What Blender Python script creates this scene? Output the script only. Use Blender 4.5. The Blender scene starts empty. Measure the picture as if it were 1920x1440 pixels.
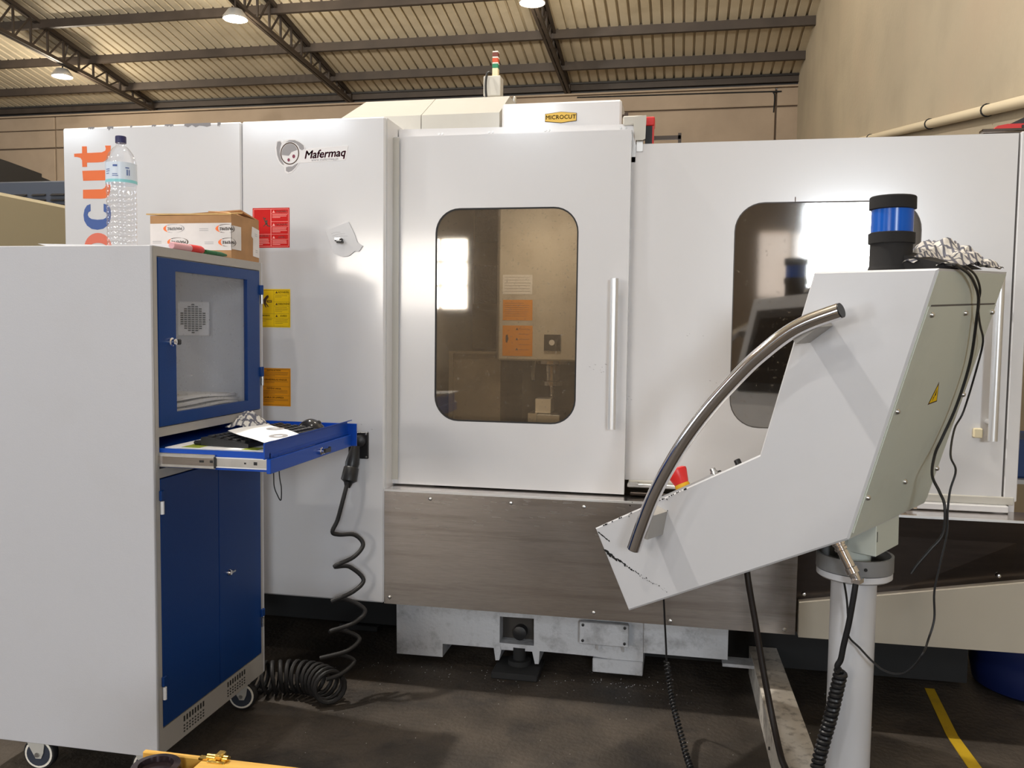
import bpy, math, random
from mathutils import Vector, Matrix
random.seed(7)
SC = bpy.context.scene
COL = SC.collection
PI = math.pi

# ------------------------------------------------------------------ camera
F_PX, YAW, PITCH, ROLL = 1615.65, .1948, .0636, .0124
cam_d = bpy.data.cameras.new('camera'); cam = bpy.data.objects.new('camera', cam_d); COL.objects.link(cam)
cam_d.sensor_width = 36.0; cam_d.lens = 36.0 * F_PX / 1920.0; cam_d.clip_start = .05; cam_d.clip_end = 200
Fw = Vector((-math.sin(YAW) * math.cos(PITCH), math.cos(YAW) * math.cos(PITCH), -math.sin(PITCH)))
R0 = Vector((math.cos(YAW), math.sin(YAW), 0)); U0 = R0.cross(Fw)
Rr = R0 * math.cos(ROLL) + U0 * math.sin(ROLL); Uu = -R0 * math.sin(ROLL) + U0 * math.cos(ROLL)
M = Matrix((Rr, Uu, -Fw)).transposed().to_4x4(); M.translation = Vector((0, 0, 1.46))
cam.matrix_world = M
SC.camera = cam

# ------------------------------------------------------------------ world, daylight, exposure
w = bpy.data.worlds.new('sky'); SC.world = w; w.use_nodes = True
bg = w.node_tree.nodes['Background']; bg.inputs[0].default_value = (.75, .86, 1.0, 1); bg.inputs[1].default_value = 1.2
SC.view_settings.view_transform = 'Standard'; SC.view_settings.look = 'None'
SC.view_settings.gamma = 1; SC.view_settings.use_curve_mapping = False
SC.view_settings.exposure = -0.40
SC.cycles.max_bounces = 8; SC.cycles.diffuse_bounces = 4; SC.cycles.glossy_bounces = 4
SC.cycles.transmission_bounces = 8; SC.cycles.transparent_max_bounces = 10
SC.cycles.use_denoising = True; SC.cycles.sample_clamp_indirect = 6

def area(name, loc, sx, sz, power, color, face='+Y', spread=PI):
    d = bpy.data.lights.new(name, 'AREA'); d.shape = 'RECTANGLE'; d.size = sx; d.size_y = sz
    d.energy = power; d.color = color; d.spread = spread
    o = bpy.data.objects.new(name, d); COL.objects.link(o); o.location = loc
    v = {'+Y': Vector((0, 1, 0)), '-X': Vector((-1, 0, 0)), '-Z': Vector((0, 0, -1)), '+X': Vector((1, 0, 0))}[face]
    o.rotation_euler = v.to_track_quat('-Z', 'Y').to_euler() if face != '-Z' else (0, 0, 0)
    return o
DAY = (.86, .93, 1.0); WARM = (1.0, .80, .58)
# daylight standing in openings of the front wall, behind the photographer
area('daylight_window', (-4.62, -6.93, 2.35), 2.3, 1.15, 300, (1, .92, .82))
area('daylight_window', (2.42, -6.93, 2.76), 1.22, 1.3, 390, DAY)
area('daylight_window', (1.35, -6.93, 2.5), .46, 1.0, 4.2, (1, .78, .58))
area('daylight_window', (1.78, -6.93, 2.55), .30, .85, 3.4, (1, .88, .74))
for x in (-11.0, -6.4, -2.55):
    area('daylight_clerestory', (x, -6.93, 5.0), 1.9 if x < -5 else .85, .75, 150 if x < -5 else 75, DAY)  # left two unseen, added for diffuse light; the right one shows in reflections
area('bay_fill', (-14.0, -6.93, 2.0), 3.6, 3.8, 260, DAY)  # unseen bay added for soft light on the left panels
area('daylight_side_door', (6.93, -3.5, 2.6), 3.0, 2.0, 60, DAY, '-X')
area('daylight_left_bay', (-19.9, 2.0, 2.4), 6.0, 4.2, 380, DAY, '+X')

# ------------------------------------------------------------------ materials
MATS = {}
def mat(name, color, rough=.5, metal=0, spec=.5, coat=0, var=0, vscale=6, bump=0, bscale=40, dirt=None, dirt_amt=0, dirt_scale=4,
        stretch=None, emit=None, emit_s=0, trans=0, ior=1.45, rvar=0, alpha=1):
    m = bpy.data.materials.new(name); m.use_nodes = True; MATS[name] = m
    nt = m.node_tree; N = nt.nodes; L = nt.links; b = N['Principled BSDF']
    b.inputs['Base Color'].default_value = (*color, 1); b.inputs['Roughness'].default_value = rough
    b.inputs['Metallic'].default_value = metal; b.inputs['Specular IOR Level'].default_value = spec
    b.inputs['Coat Weight'].default_value = coat; b.inputs['Coat Roughness'].default_value = .10
    b.inputs['IOR'].default_value = ior; b.inputs['Transmission Weight'].default_value = trans
    b.inputs['Alpha'].default_value = alpha
    if emit: b.inputs['Emission Color'].default_value = (*emit, 1); b.inputs['Emission Strength'].default_value = emit_s
    if var or bump or dirt or rvar:
        tc = N.new('ShaderNodeTexCoord'); mp = N.new('ShaderNodeMapping'); L.new(tc.outputs['Object'], mp.inputs[0])
        if stretch: mp.inputs['Scale'].default_value = stretch
        src = None
        if var:
            n = N.new('ShaderNodeTexNoise'); n.inputs['Scale'].default_value = vscale; n.inputs['Detail'].default_value = 6
            L.new(mp.outputs[0], n.inputs['Vector'])
            r = N.new('ShaderNodeValToRGB'); c = r.color_ramp
            c.elements[0].position = .3; c.elements[1].position = .7
            c.elements[0].color = (*[max(0, k * (1 - var)) for k in color], 1); c.elements[1].color = (*[min(1, k * (1 + var)) for k in color], 1)
            L.new(n.outputs['Fac'], r.inputs[0]); src = r.outputs[0]
        if dirt:
            n = N.new('ShaderNodeTexNoise'); n.inputs['Scale'].default_value = dirt_scale; n.inputs['Detail'].default_value = 9; n.inputs['Roughness'].default_value = .65
            L.new(mp.outputs[0], n.inputs['Vector'])
            r = N.new('ShaderNodeValToRGB'); r.color_ramp.elements[0].position = .5; r.color_ramp.elements[1].position = .78
            r.color_ramp.elements[0].color = (0, 0, 0, 1); r.color_ramp.elements[1].color = (dirt_amt,) * 3 + (1,)
            L.new(n.outputs['Fac'], r.inputs[0])
            mx = N.new('ShaderNodeMix'); mx.data_type = 'RGBA'; L.new(r.outputs[0], mx.inputs[0])
            if src: L.new(src, mx.inputs[6])
            else: mx.inputs[6].default_value = (*color, 1)
            mx.inputs[7].default_value = (*dirt, 1); src = mx.outputs[2]
        if src: L.new(src, b.inputs['Base Color'])
        if rvar:
            n = N.new('ShaderNodeTexNoise'); n.inputs['Scale'].default_value = 3; n.inputs['Detail'].default_value = 5
            L.new(mp.outputs[0], n.inputs['Vector']); mr = N.new('ShaderNodeMapRange')
            mr.inputs[3].default_value = max(0, rough - rvar); mr.inputs[4].default_value = rough + rvar
            L.new(n.outputs['Fac'], mr.inputs[0]); L.new(mr.outputs[0], b.inputs['Roughness'])
        if bump:
            n = N.new('ShaderNodeTexNoise'); n.inputs['Scale'].default_value = bscale; n.inputs['Detail'].default_value = 5
            L.new(mp.outputs[0], n.inputs['Vector']); bp = N.new('ShaderNodeBump'); bp.inputs['Strength'].default_value = bump
            bp.inputs['Distance'].default_value = .01; L.new(n.outputs['Fac'], bp.inputs['Height']); L.new(bp.outputs[0], b.inputs['Normal'])
    return m
WHITE = mat('white_machine_paint', (.67, .665, .675), .24, spec=.5, coat=.5, dirt=(.50, .47, .42), dirt_amt=.06, dirt_scale=2.2, bump=.02, bscale=2.0)
WHITE2 = mat('white_console_paint', (.56, .56, .575), .34, spec=.5, coat=.15, dirt=(.40, .39, .37), dirt_amt=.10, dirt_scale=5)
CREAM = mat('cream_machine_paint', (.52, .50, .45), .3, coat=.2, dirt=(.4, .36, .28), dirt_amt=.15)
CASTW = mat('cast_base_paint', (.50, .51, .53), .5, dirt=(.06, .05, .045), dirt_amt=.75, dirt_scale=9, bump=.3, bscale=60)
BEIGE = mat('beige_panel_paint', (.41, .37, .30), .35, dirt=(.3, .26, .2), dirt_amt=.2)
GREYP = mat('light_grey_cabinet_paint', (.51, .51, .535), .42, dirt=(.42, .40, .38), dirt_amt=.15, dirt_scale=5, bump=.05, bscale=250)
FRAME = mat('grey_paint_shaded', (.37, .35, .325), .45, dirt=(.38, .35, .31), dirt_amt=.15, bump=.05, bscale=250)  # cabinet grey with the front face's warm dim light put in; also bar mounts
BLUE = mat('blue_cabinet_paint', (.005, .038, .17), .36, spec=.3, bump=.06, bscale=300)
BLUED = mat('blue_paint_lit', (.006, .065, .40), .36, spec=.3, bump=.04, bscale=300)  # same blue as the doors, the drawer's brighter light put into the colour
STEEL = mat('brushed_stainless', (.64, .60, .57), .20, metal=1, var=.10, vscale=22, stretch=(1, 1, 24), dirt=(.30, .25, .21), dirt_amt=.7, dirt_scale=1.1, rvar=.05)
STEELD = mat('dark_stainless', (.085, .07, .062), .24, metal=1, var=.12, vscale=5, stretch=(1, 1, 14), rvar=.06)  # right apron's dark reflection put into the colour; also brackets and table
ZINC = mat('zinc_plated_steel', (.62, .62, .61), .3, metal=1, var=.1, vscale=20)
CHROME = mat('chrome', (.86, .84, .84), .10, metal=1)
ALU = mat('anodised_aluminium', (.74, .74, .74), .38, metal=.75)
BLACK = mat('black_plastic', (.012, .012, .013), .38, bump=.05, bscale=200)
RUBBER = mat('black_rubber', (.014, .013, .013), .6)
SOFTBLK = mat('black_fabric', (.012, .011, .011), .85)
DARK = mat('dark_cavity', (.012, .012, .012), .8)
SEAM = mat('seam_shadow_gap', (.10, .09, .085), .7)
ROOF = mat('fibre_roof_sheet', (.60, .52, .38), .75, dirt=(.34, .27, .17), dirt_amt=.6, dirt_scale=.8, var=.10, vscale=1.3)
PURL = mat('primer_steel', (.048, .035, .026), .6, var=.2, vscale=3)
DKSTEEL = mat('dark_gutter_steel', (.035, .033, .033), .5)
CONC = mat('precast_concrete', (.35, .27, .195), .85, var=.12, vscale=1.1, bump=.15, bscale=14, dirt=(.22, .16, .11), dirt_amt=.3, dirt_scale=1.2)
JOINT = mat('joint_mortar', (.17, .125, .09), .9)
PLAST = mat('rendered_wall', (.385, .325, .235), .85, var=.10, vscale=1.4, bump=.35, bscale=22, dirt=(.33, .24, .17), dirt_amt=.5, dirt_scale=.7)
PVC = mat('cream_pvc', (.60, .51, .36), .45)
FLOORM = mat('oily_concrete_floor', (.052, .041, .031), .62, var=.5, vscale=3.0, dirt=(.014, .012, .012), dirt_amt=.95, dirt_scale=5.5, bump=.4, bscale=45, rvar=.12)
YLINE = mat('yellow_floor_paint', (.50, .32, .012), .55, dirt=(.12, .09, .03), dirt_amt=.5, dirt_scale=12)
RED = mat('red_plastic', (.62, .022, .02), .35)
REDL = mat('red_label', (.60, .012, .010), .55, spec=.2)
YEL = mat('yellow_label', (.84, .56, .008), .55, spec=.2)
ORANGE = mat('orange_label', (.74, .29, .010), .55, spec=.2)
INKW = mat('label_pink_print', (.95, .38, .34), .5)
INKB = mat('label_dark_print', (.06, .025, .008), .5)
INKG = mat('grey_print', (.33, .32, .33), .5)
MAROON = mat('maroon_print', (.20, .006, .045), .4)
LORANGE = mat('orange_vinyl', (.82, .16, .028), .4)
LCORAL = mat('coral_vinyl', (.78, .17, .10), .4)
LBLUE = mat('blue_vinyl', (.045, .10, .33), .4)
PAPER = mat('white_paper', (.74, .74, .75), .8)
VINYLW = mat('white_vinyl', (.78, .76, .76), .3)
CARD = mat('corrugated_cardboard', (.40, .22, .10), .8, var=.12, vscale=14)
CARDL = mat('cardboard_edge', (.58, .37, .15), .8, var=.15, vscale=20)
TAPE = mat('printed_packing_tape', (.70, .66, .64), .22, var=.08, vscale=9)
GOLD = mat('gold_plate', (.62, .40, .08), .35, metal=.4)
YWOOD = mat('yellow_lacquered_wood', (.62, .36, .07), .4, var=.2, vscale=9, stretch=(1, 8, 1))
BRASS = mat('brass', (.70, .48, .13), .25, metal=1)
OLIVE = mat('beige_machine_cover', (.30, .255, .165), .55)
SLATE = mat('slate_blue_steel', (.035, .042, .06), .5)
CHAR = mat('charcoal_sheet', (.018, .016, .015), .6)
NAVY = mat('blue_barrel_plastic', (.004, .010, .06), .4)
GREENP = mat('green_plastic', (.01, .10, .03), .4)
PINK = mat('pink_marker_barrel', (.62, .33, .36), .45)
TEAL = mat('teal_print', (.25, .62, .66), .4)
LABELW = mat('bottle_label', (.66, .74, .84), .35)
CAPN = mat('navy_cap', (.02, .02, .09), .4)
WIN = mat('interior_white_paint', (.52, .49, .44), .45, dirt=(.25, .20, .14), dirt_amt=.5, dirt_scale=8)
WALLI = mat('machine_interior_sheet', (.26, .225, .18), .45, metal=.2, dirt=(.05, .04, .03), dirt_amt=.6, dirt_scale=6)
BELLOW = mat('dark_bellows', (.02, .017, .015), .6, bump=.8, bscale=90)
CHIPM = mat('aluminium_chips', (.9, .9, .92), .4, metal=.2)
BELLIGHT = mat('lamp_lens', (1, .97, .85), .3, emit=(1, .96, .82), emit_s=28)
LENSB = mat('blue_beacon_lens', (.004, .085, .42), .22, spec=.35, emit=(.0, .06, .4), emit_s=.06)
LREDD = mat('dark_red_lens', (.16, .04, .025), .3)
LRED = mat('orange_red_lens', (.55, .08, .03), .3)
LGREEN = mat('green_lens', (.02, .20, .10), .3)
IVORY = mat('ivory_plastic', (.74, .64, .42), .45)
PVCC = mat('ivory_ring', (.85, .80, .70), .45)
GREENISH = mat('console_back_paint', (.58, .62, .56), .36, coat=.15, dirt=(.34, .34, .29), dirt_amt=.2, dirt_scale=6)
WOODF = mat('worn_beam_paint', (.62, .57, .50), .5, dirt=(.07, .055, .045), dirt_amt=1.0, dirt_scale=26, var=.1)

def glassmat(name, tint, alpha_gloss, rough, haze=0, haze_col=(.5, .45, .35)):
    m = bpy.data.materials.new(name); m.use_nodes = True; nt = m.node_tree; N = nt.nodes; L = nt.links
    for n in list(N):
        if n.type != 'OUTPUT_MATERIAL': N.remove(n)
    out = [n for n in N if n.type == 'OUTPUT_MATERIAL'][0]
    tr = N.new('ShaderNodeBsdfTransparent'); tr.inputs[0].default_value = (*tint, 1)
    gl = N.new('ShaderNodeBsdfGlossy'); gl.inputs['Roughness'].default_value = rough; gl.inputs[0].default_value = (1, 1, 1, 1)
    fr = N.new('ShaderNodeLayerWeight'); fr.inputs[0].default_value = .5
    pw = N.new('ShaderNodeMath'); pw.operation = 'POWER'; pw.inputs[1].default_value = 5; L.new(fr.outputs['Facing'], pw.inputs[0])
    ad = N.new('ShaderNodeMath'); ad.operation = 'MULTIPLY_ADD'; ad.inputs[1].default_value = .9; ad.inputs[2].default_value = .04 + alpha_gloss; L.new(pw.outputs[0], ad.inputs[0])
    mx = N.new('ShaderNodeMixShader'); L.new(ad.outputs[0], mx.inputs[0]); L.new(tr.outputs[0], mx.inputs[1]); L.new(gl.outputs[0], mx.inputs[2])
    last = mx
    if haze:
        tc = N.new('ShaderNodeTexCoord')
        n1 = N.new('ShaderNodeTexNoise'); n1.inputs['Scale'].default_value = 85; n1.inputs['Detail'].default_value = 3; L.new(tc.outputs['Object'], n1.inputs[0])
        n2 = N.new('ShaderNodeTexNoise'); n2.inputs['Scale'].default_value = 3.5; n2.inputs['Detail'].default_value = 4; L.new(tc.outputs['Object'], n2.inputs[0])
        r1 = N.new('ShaderNodeValToRGB'); r1.color_ramp.elements[0].position = .65; r1.color_ramp.elements[1].position = .70; L.new(n1.outputs['Fac'], r1.inputs[0])
        m1 = N.new('ShaderNodeMath'); m1.operation = 'MULTIPLY_ADD'; L.new(r1.outputs[0], m1.inputs[0]); m1.inputs[1].default_value = .22
        m2 = N.new('ShaderNodeMath'); m2.operation = 'MULTIPLY'; L.new(n2.outputs['Fac'], m2.inputs[0]); m2.inputs[1].default_value = haze
        L.new(m2.outputs[0], m1.inputs[2])
        df = N.new('ShaderNodeBsdfDiffuse'); df.inputs[0].default_value = (*haze_col, 1)
        ms = N.new('ShaderNodeMixShader'); L.new(m1.outputs[0], ms.inputs[0]); L.new(mx.outputs[0], ms.inputs[1]); L.new(df.outputs[0], ms.inputs[2]); last = ms
    L.new(last.outputs[0], out.inputs[0]); return m
GLASS_D = glassmat('dirty_window_pane', (.84, .77, .66), .06, .035, haze=.13, haze_col=(.42, .37, .30))
GLASS_R = glassmat('hazy_window_pane', (.50, .43, .33), .13, .05, haze=.04, haze_col=(.40, .34, .26))
GLASS_C = glassmat('cabinet_acrylic_pane', (.92, .92, .92), .0, .10, haze=.04, haze_col=(.5, .48, .46))
PETM = glassmat('clear_pet_plastic', (.955, .955, .965), .05, .06)

# checked cloth
def checkmat(name, ca, cb, sc):
    m = bpy.data.materials.new(name); m.use_nodes = True; nt = m.node_tree; N = nt.nodes; L = nt.links; b = N['Principled BSDF']
    tc = N.new('ShaderNodeTexCoord'); b.inputs['Roughness'].default_value = .9; ca, cb = cb, ca
    wv = N.new('ShaderNodeTexWave'); wv.inputs['Scale'].default_value = sc; wv.inputs['Distortion'].default_value = .4
    wv2 = N.new('ShaderNodeTexWave'); wv2.bands_direction = 'Y'; wv2.inputs['Scale'].default_value = sc; wv2.inputs['Distortion'].default_value = .4
    L.new(tc.outputs['Object'], wv.inputs[0]); L.new(tc.outputs['Object'], wv2.inputs[0])
    ml = N.new('ShaderNodeMath'); ml.operation = 'MAXIMUM'; L.new(wv.outputs['Fac'], ml.inputs[0]); L.new(wv2.outputs['Fac'], ml.inputs[1])
    r = N.new('ShaderNodeValToRGB'); r.color_ramp.elements[0].color = (*ca, 1); r.color_ramp.elements[1].color = (*cb, 1)
    r.color_ramp.elements[0].position = .72; r.color_ramp.elements[1].position = .90
    L.new(ml.outputs[0], r.inputs[0]); L.new(r.outputs[0], b.inputs['Base Color']); return m
RAGM = checkmat('checked_cotton', (.13, .13, .16), (.66, .63, .58), 13)

# ------------------------------------------------------------------ mesh helpers
class MB:
    def __init__(s, T=None): s.v = []; s.f = []; s.sm = []; s.T = T
    def add(s, vs, fs, smooth=False):
        o = len(s.v)
        for p in vs:
            p = Vector(p); s.v.append(s.T @ p if s.T else p)
        for f in fs: s.f.append(tuple(i + o for i in f)); s.sm.append(smooth)
        return s
    def box(s, x0, x1, y0, y1, z0, z1, b=0):
        if x0 > x1: x0, x1 = x1, x0
        if y0 > y1: y0, y1 = y1, y0
        if z0 > z1: z0, z1 = z1, z0
        if b <= 0:
            vs = [(x, y, z) for x in (x0, x1) for y in (y0, y1) for z in (z0, z1)]
            return s.add(vs, [(0, 1, 3, 2), (4, 6, 7, 5), (0, 4, 5, 1), (2, 3, 7, 6), (0, 2, 6, 4), (1, 5, 7, 3)])
        b = min(b, (x1 - x0) * .49, (y1 - y0) * .49, (z1 - z0) * .49)
        # chamfered box: 24 verts
        V = []; idx = {}
        for sx in (0, 1):
            for sy in (0, 1):
                for sz in (0, 1):
                    X = (x0, x1)[sx]; Y = (y0, y1)[sy]; Z = (z0, z1)[sz]
                    ix = b if sx == 0 else -b; iy = b if sy == 0 else -b; iz = b if sz == 0 else -b
                    idx[sx, sy, sz, 'x'] = len(V); V.append((X, Y + iy, Z + iz))
                    idx[sx, sy, sz, 'y'] = len(V); V.append((X + ix, Y, Z + iz))
                    idx[sx, sy, sz, 'z'] = len(V); V.append((X + ix, Y + iy, Z))
        Fc = []
        for a in (0, 1):
            Fc.append([idx[a, p, q, 'x'] for p, q in ((0, 0), (1, 0), (1, 1), (0, 1))])
            Fc.append([idx[p, a, q, 'y'] for p, q in ((0, 0), (1, 0), (1, 1), (0, 1))])
            Fc.append([idx[p, q, a, 'z'] for p, q in ((0, 0), (1, 0), (1, 1), (0, 1))])
        for p in (0, 1):
            for q in (0, 1):
                Fc.append([idx[p, q, 0, 'x'], idx[p, q, 1, 'x'], idx[p, q, 1, 'y'], idx[p, q, 0, 'y']])
                Fc.append([idx[p, 0, q, 'x'], idx[p, 1, q, 'x'], idx[p, 1, q, 'z'], idx[p, 0, q, 'z']])
                Fc.append([idx[0, p, q, 'y'], idx[1, p, q, 'y'], idx[1, p, q, 'z'], idx[0, p, q, 'z']])
                for r in (0, 1): pass
        for p in (0, 1):
            for q in (0, 1):
                for r in (0, 1): Fc.append([idx[p, q, r, 'x'], idx[p, q, r, 'y'], idx[p, q, r, 'z']])
        return s.add(V, [tuple(f) for f in Fc])
    def prism(s, poly, a0, a1, axis='x', smooth=False):
        # poly of 2D points; extruded along axis between a0 and a1
        n = len(poly)
        def P(p, a):
            return {'x': (a, p[0], p[1]), 'y': (p[0], a, p[1]), 'z': (p[0], p[1], a)}[axis]
        vs = [P(p, a0) for p in poly] + [P(p, a1) for p in poly]
        fs = [tuple(range(n)), tuple(range(2 * n - 1, n - 1, -1))]
        s.add(vs, fs)
        o = len(s.v) - 2 * n
        for i in range(n):
            j = (i + 1) % n; s.f.append((o + i, o + j, o + n + j, o + n + i)); s.sm.append(smooth)
        return s
    def frame(s, outer, inner, a0, a1, axis='y'):
        # plate with hole: matched point counts
        n = len(outer)
        def P(p, a): return {'x': (a, p[0], p[1]), 'y': (p[0], a, p[1]), 'z': (p[0], p[1], a)}[axis]
        vs = [P(p, a0) for p in outer] + [P(p, a0) for p in inner] + [P(p, a1) for p in outer] + [P(p, a1) for p in inner]
        fs = []
        for i in range(n):
            j = (i + 1) % n
            fs += [(i, j, n + j, n + i), (2 * n + i, 3 * n + i, 3 * n + j, 2 * n + j), (i, 2 * n + i, 2 * n + j, j), (n + i, n + j, 3 * n + j, 3 * n + i)]
        return s.add(vs, fs)
    def tube(s, pts, r, seg=10, cap=True, closed=False):
        pts = [Vector(p) for p in pts]; n = len(pts); rs = r if isinstance(r, (list, tuple)) else [r] * n
        rings = []; prev = None
        for i, p in enumerate(pts):
            a = pts[i - 1] if (i > 0 or closed) else p; b = pts[(i + 1) % n] if (i < n - 1 or closed) else p
            t = (b - a)
            if t.length < 1e-9: t = Vector((0, 0, 1))
            t.normalize()
            if prev is None:
                u = t.orthogonal().normalized()
            else:
                u = prev - t * prev.dot(t)
                u = u.normalized() if u.length > 1e-6 else t.orthogonal().normalized()
            prev = u; v = t.cross(u)
            rings.append([p + (u * math.cos(2 * PI * k / seg) + v * math.sin(2 * PI * k / seg)) * rs[i] for k in range(seg)])
        vs = [q for R_ in rings for q in R_]; fs = []
        m = n if closed else n - 1
        for i in range(m):
            for k in range(seg):
                a = i * seg + k; b = i * seg + (k + 1) % seg; c = ((i + 1) % n) * seg
                fs.append((a, b, c + (k + 1) % seg, c + k))
        s.add(vs, fs, True)
        if cap and not closed:
            s.add(rings[0], [tuple(range(seg - 1, -1, -1))]); s.add(rings[-1], [tuple(range(seg))])
        return s
    def lathe(s, prof, c=(0, 0, 0), seg=24, smooth=True, ax=None):
        # prof [(r, h)], about z (or about axis ax, a unit vector)
        c = Vector(c); ax = Vector(ax or (0, 0, 1)).normalized()
        u = ax.orthogonal().normalized() if abs(ax.z) < .999 else Vector((1, 0, 0)); v = ax.cross(u)
        vs = []; fs = []
        for r, h in prof:
            for k in range(seg):
                a = 2 * PI * k / seg; vs.append(c + ax * h + (u * math.cos(a) + v * math.sin(a)) * max(r, 1e-5))
        for i in range(len(prof) - 1):
            for k in range(seg):
                fs.append((i * seg + k, i * seg + (k + 1) % seg, (i + 1) * seg + (k + 1) % seg, (i + 1) * seg + k))
        s.add(vs, fs, smooth)
        s.add(vs[:seg], [tuple(range(seg - 1, -1, -1))]); s.add(vs[-seg:], [tuple(range(seg))])
        return s
    def cyl(s, c, ax, r, h, seg=16): return s.lathe([(r, 0), (r, h)], c, seg, True, ax)
    def mesh(s, name):
        me = bpy.data.meshes.new(name); me.from_pydata([tuple(p) for p in s.v], [], s.f)
        me.polygons.foreach_set('use_smooth', s.sm); me.update()
        import bmesh
        bm = bmesh.new(); bm.from_mesh(me)
        if getattr(s, 'clean', True): bmesh.ops.remove_doubles(bm, verts=bm.verts, dist=1e-6)
        bmesh.ops.recalc_face_normals(bm, faces=bm.faces); bm.to_mesh(me); bm.free()
        if any(s.sm):
            for e in me.edges: pass
            me.set_sharp_from_angle(angle=math.radians(38))
        return me

def rrect(x0, x1, z0, z1, r, n=8):
    pts = []
    for cx, cz, a0 in ((x1 - r, z1 - r, 0), (x0 + r, z1 - r, 90), (x0 + r, z0 + r, 180), (x1 - r, z0 + r, 270)):
        for k in range(n + 1):
            a = math.radians(a0 + 90 * k / n); pts.append((cx + r * math.cos(a), cz + r * math.sin(a)))
    return pts
def rect_match(x0, x1, z0, z1, n=8):
    # same point count as rrect, outer rectangle points projected to the corners
    pts = []
    for cx, cz in ((x1, z1), (x0, z1), (x0, z0), (x1, z0)):
        pts += [(cx, cz)] * (n + 1)
    return pts
def spread_match(inner, x0, x1, z0, z1):
    cx = (x0 + x1) / 2; cz = (z0 + z1) / 2; out = []
    icx = sum(p[0] for p in inner) / len(inner); icz = sum(p[1] for p in inner) / len(inner)
    return out
def smoothpath(pts, n=6):
    P = [Vector(p) for p in pts]; out = []
    for i in range(len(P) - 1):
        p0 = P[max(i - 1, 0)]; p1 = P[i]; p2 = P[i + 1]; p3 = P[min(i + 2, len(P) - 1)]
        for k in range(n):
            t = k / n
            out.append(.5 * ((2 * p1) + (p2 - p0) * t + (2 * p0 - 5 * p1 + 4 * p2 - p3) * t * t + (3 * p1 - p0 - 3 * p2 + p3) * t ** 3))
    out.append(P[-1]); return out
def coil(path, R, turns, seg=12):
    P = smoothpath(path, 8); L = [0]
    for a, b in zip(P, P[1:]): L.append(L[-1] + (b - a).length)
    tot = L[-1]; N = int(turns * seg); out = []; j = 0; prev = None
    for i in range(N + 1):
        d = tot * i / N
        while j < len(P) - 2 and L[j + 1] < d: j += 1
        t = (d - L[j]) / max(L[j + 1] - L[j], 1e-9); p = P[j].lerp(P[j + 1], t); tg = (P[j + 1] - P[j]).normalized()
        u = tg.orthogonal().normalized() if prev is None else (prev - tg * prev.dot(tg)).normalized()
        prev = u; v = tg.cross(u); a = 2 * PI * turns * i / N
        out.append(p + (u * math.cos(a) + v * math.sin(a)) * R)
    return out

def thing(name, label, cat, loc=(0, 0, 0), group=None, matrix=None):
    o = bpy.data.objects.new(name, None); COL.objects.link(o); o.empty_display_size = .1
    if matrix is not None: o.matrix_world = matrix; o['local'] = 1
    else: o.location = loc
    o['label'] = label; o['category'] = cat
    if group: o['group'] = group
    return o
def tag(o, label, cat, group=None, kind=None):
    o['label'] = label; o['category'] = cat
    if group: o['group'] = group
    if kind: o['kind'] = kind
    return o
def part(name, mb, m, parent=None, label=None, kind=None, local=False, mesh=None):
    me = mesh or mb.mesh(name)
    if m is not None and not me.materials: me.materials.append(m)
    o = bpy.data.objects.new(name, me); COL.objects.link(o)
    if parent is not None:
        o.parent = parent
        if parent.type == 'EMPTY' and not parent.get('local'): o.matrix_parent_inverse = Matrix.Translation(-Vector(parent.location))
    if label: o['label'] = label
    if kind: o['kind'] = kind
    return o
def struct(name, mb, m, parent=None):
    o = part(name, mb, m, parent)
    if parent is None: o['kind'] = 'structure'
    return o
def text_mb(body, size, place, thick=0.0, bold=0, shear=0, align='CENTER', space=1.0):
    """flat lettering; place maps (a, b) in metres to a 3D point"""
    c = bpy.data.curves.new('txt', 'FONT'); c.body = body; c.size = size; c.align_x = align; c.align_y = 'CENTER'; c.offset = 0
    c.shear = shear; c.resolution_u = 3; c.space_character = space
    ob = bpy.data.objects.new('txt', c); me = bpy.data.meshes.new_from_object(ob)
    mb = MB(); mb.clean = False
    for da, db in (((0, 0),) if not bold else ((-bold, 0), (bold, 0), (0, bold), (0, -bold))):
        mb.add([place(v.co.x + da, v.co.y + db) for v in me.vertices], [tuple(p.vertices) for p in me.polygons])
    bpy.data.objects.remove(ob); bpy.data.curves.remove(c); bpy.data.meshes.remove(me)
    return mb

# ================================================================== SETTING
ZB = lambda y: 5.80 + .17 * (15.9 - y)          # underside of the purlins
YB, XR = 15.95, 1.86
XL, YF = -20.0, -7.0
mb = MB(); mb.box(XL, 7.0, YF, YB + .2, -.15, 0); floor = struct('floor', mb, FLOORM)
# yellow line, painted on the floor
mb = MB(); mb.prism([(.955, 2.3), (1.005, 2.3), (1.025, 3.08), (1.018, 3.31), (1.052, 3.74), (1.015, 3.74), (.978, 3.31), (.98, 3.07)], 0, .0025, 'z')
struct('floor_marking_line', mb, YLINE, floor)
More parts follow.
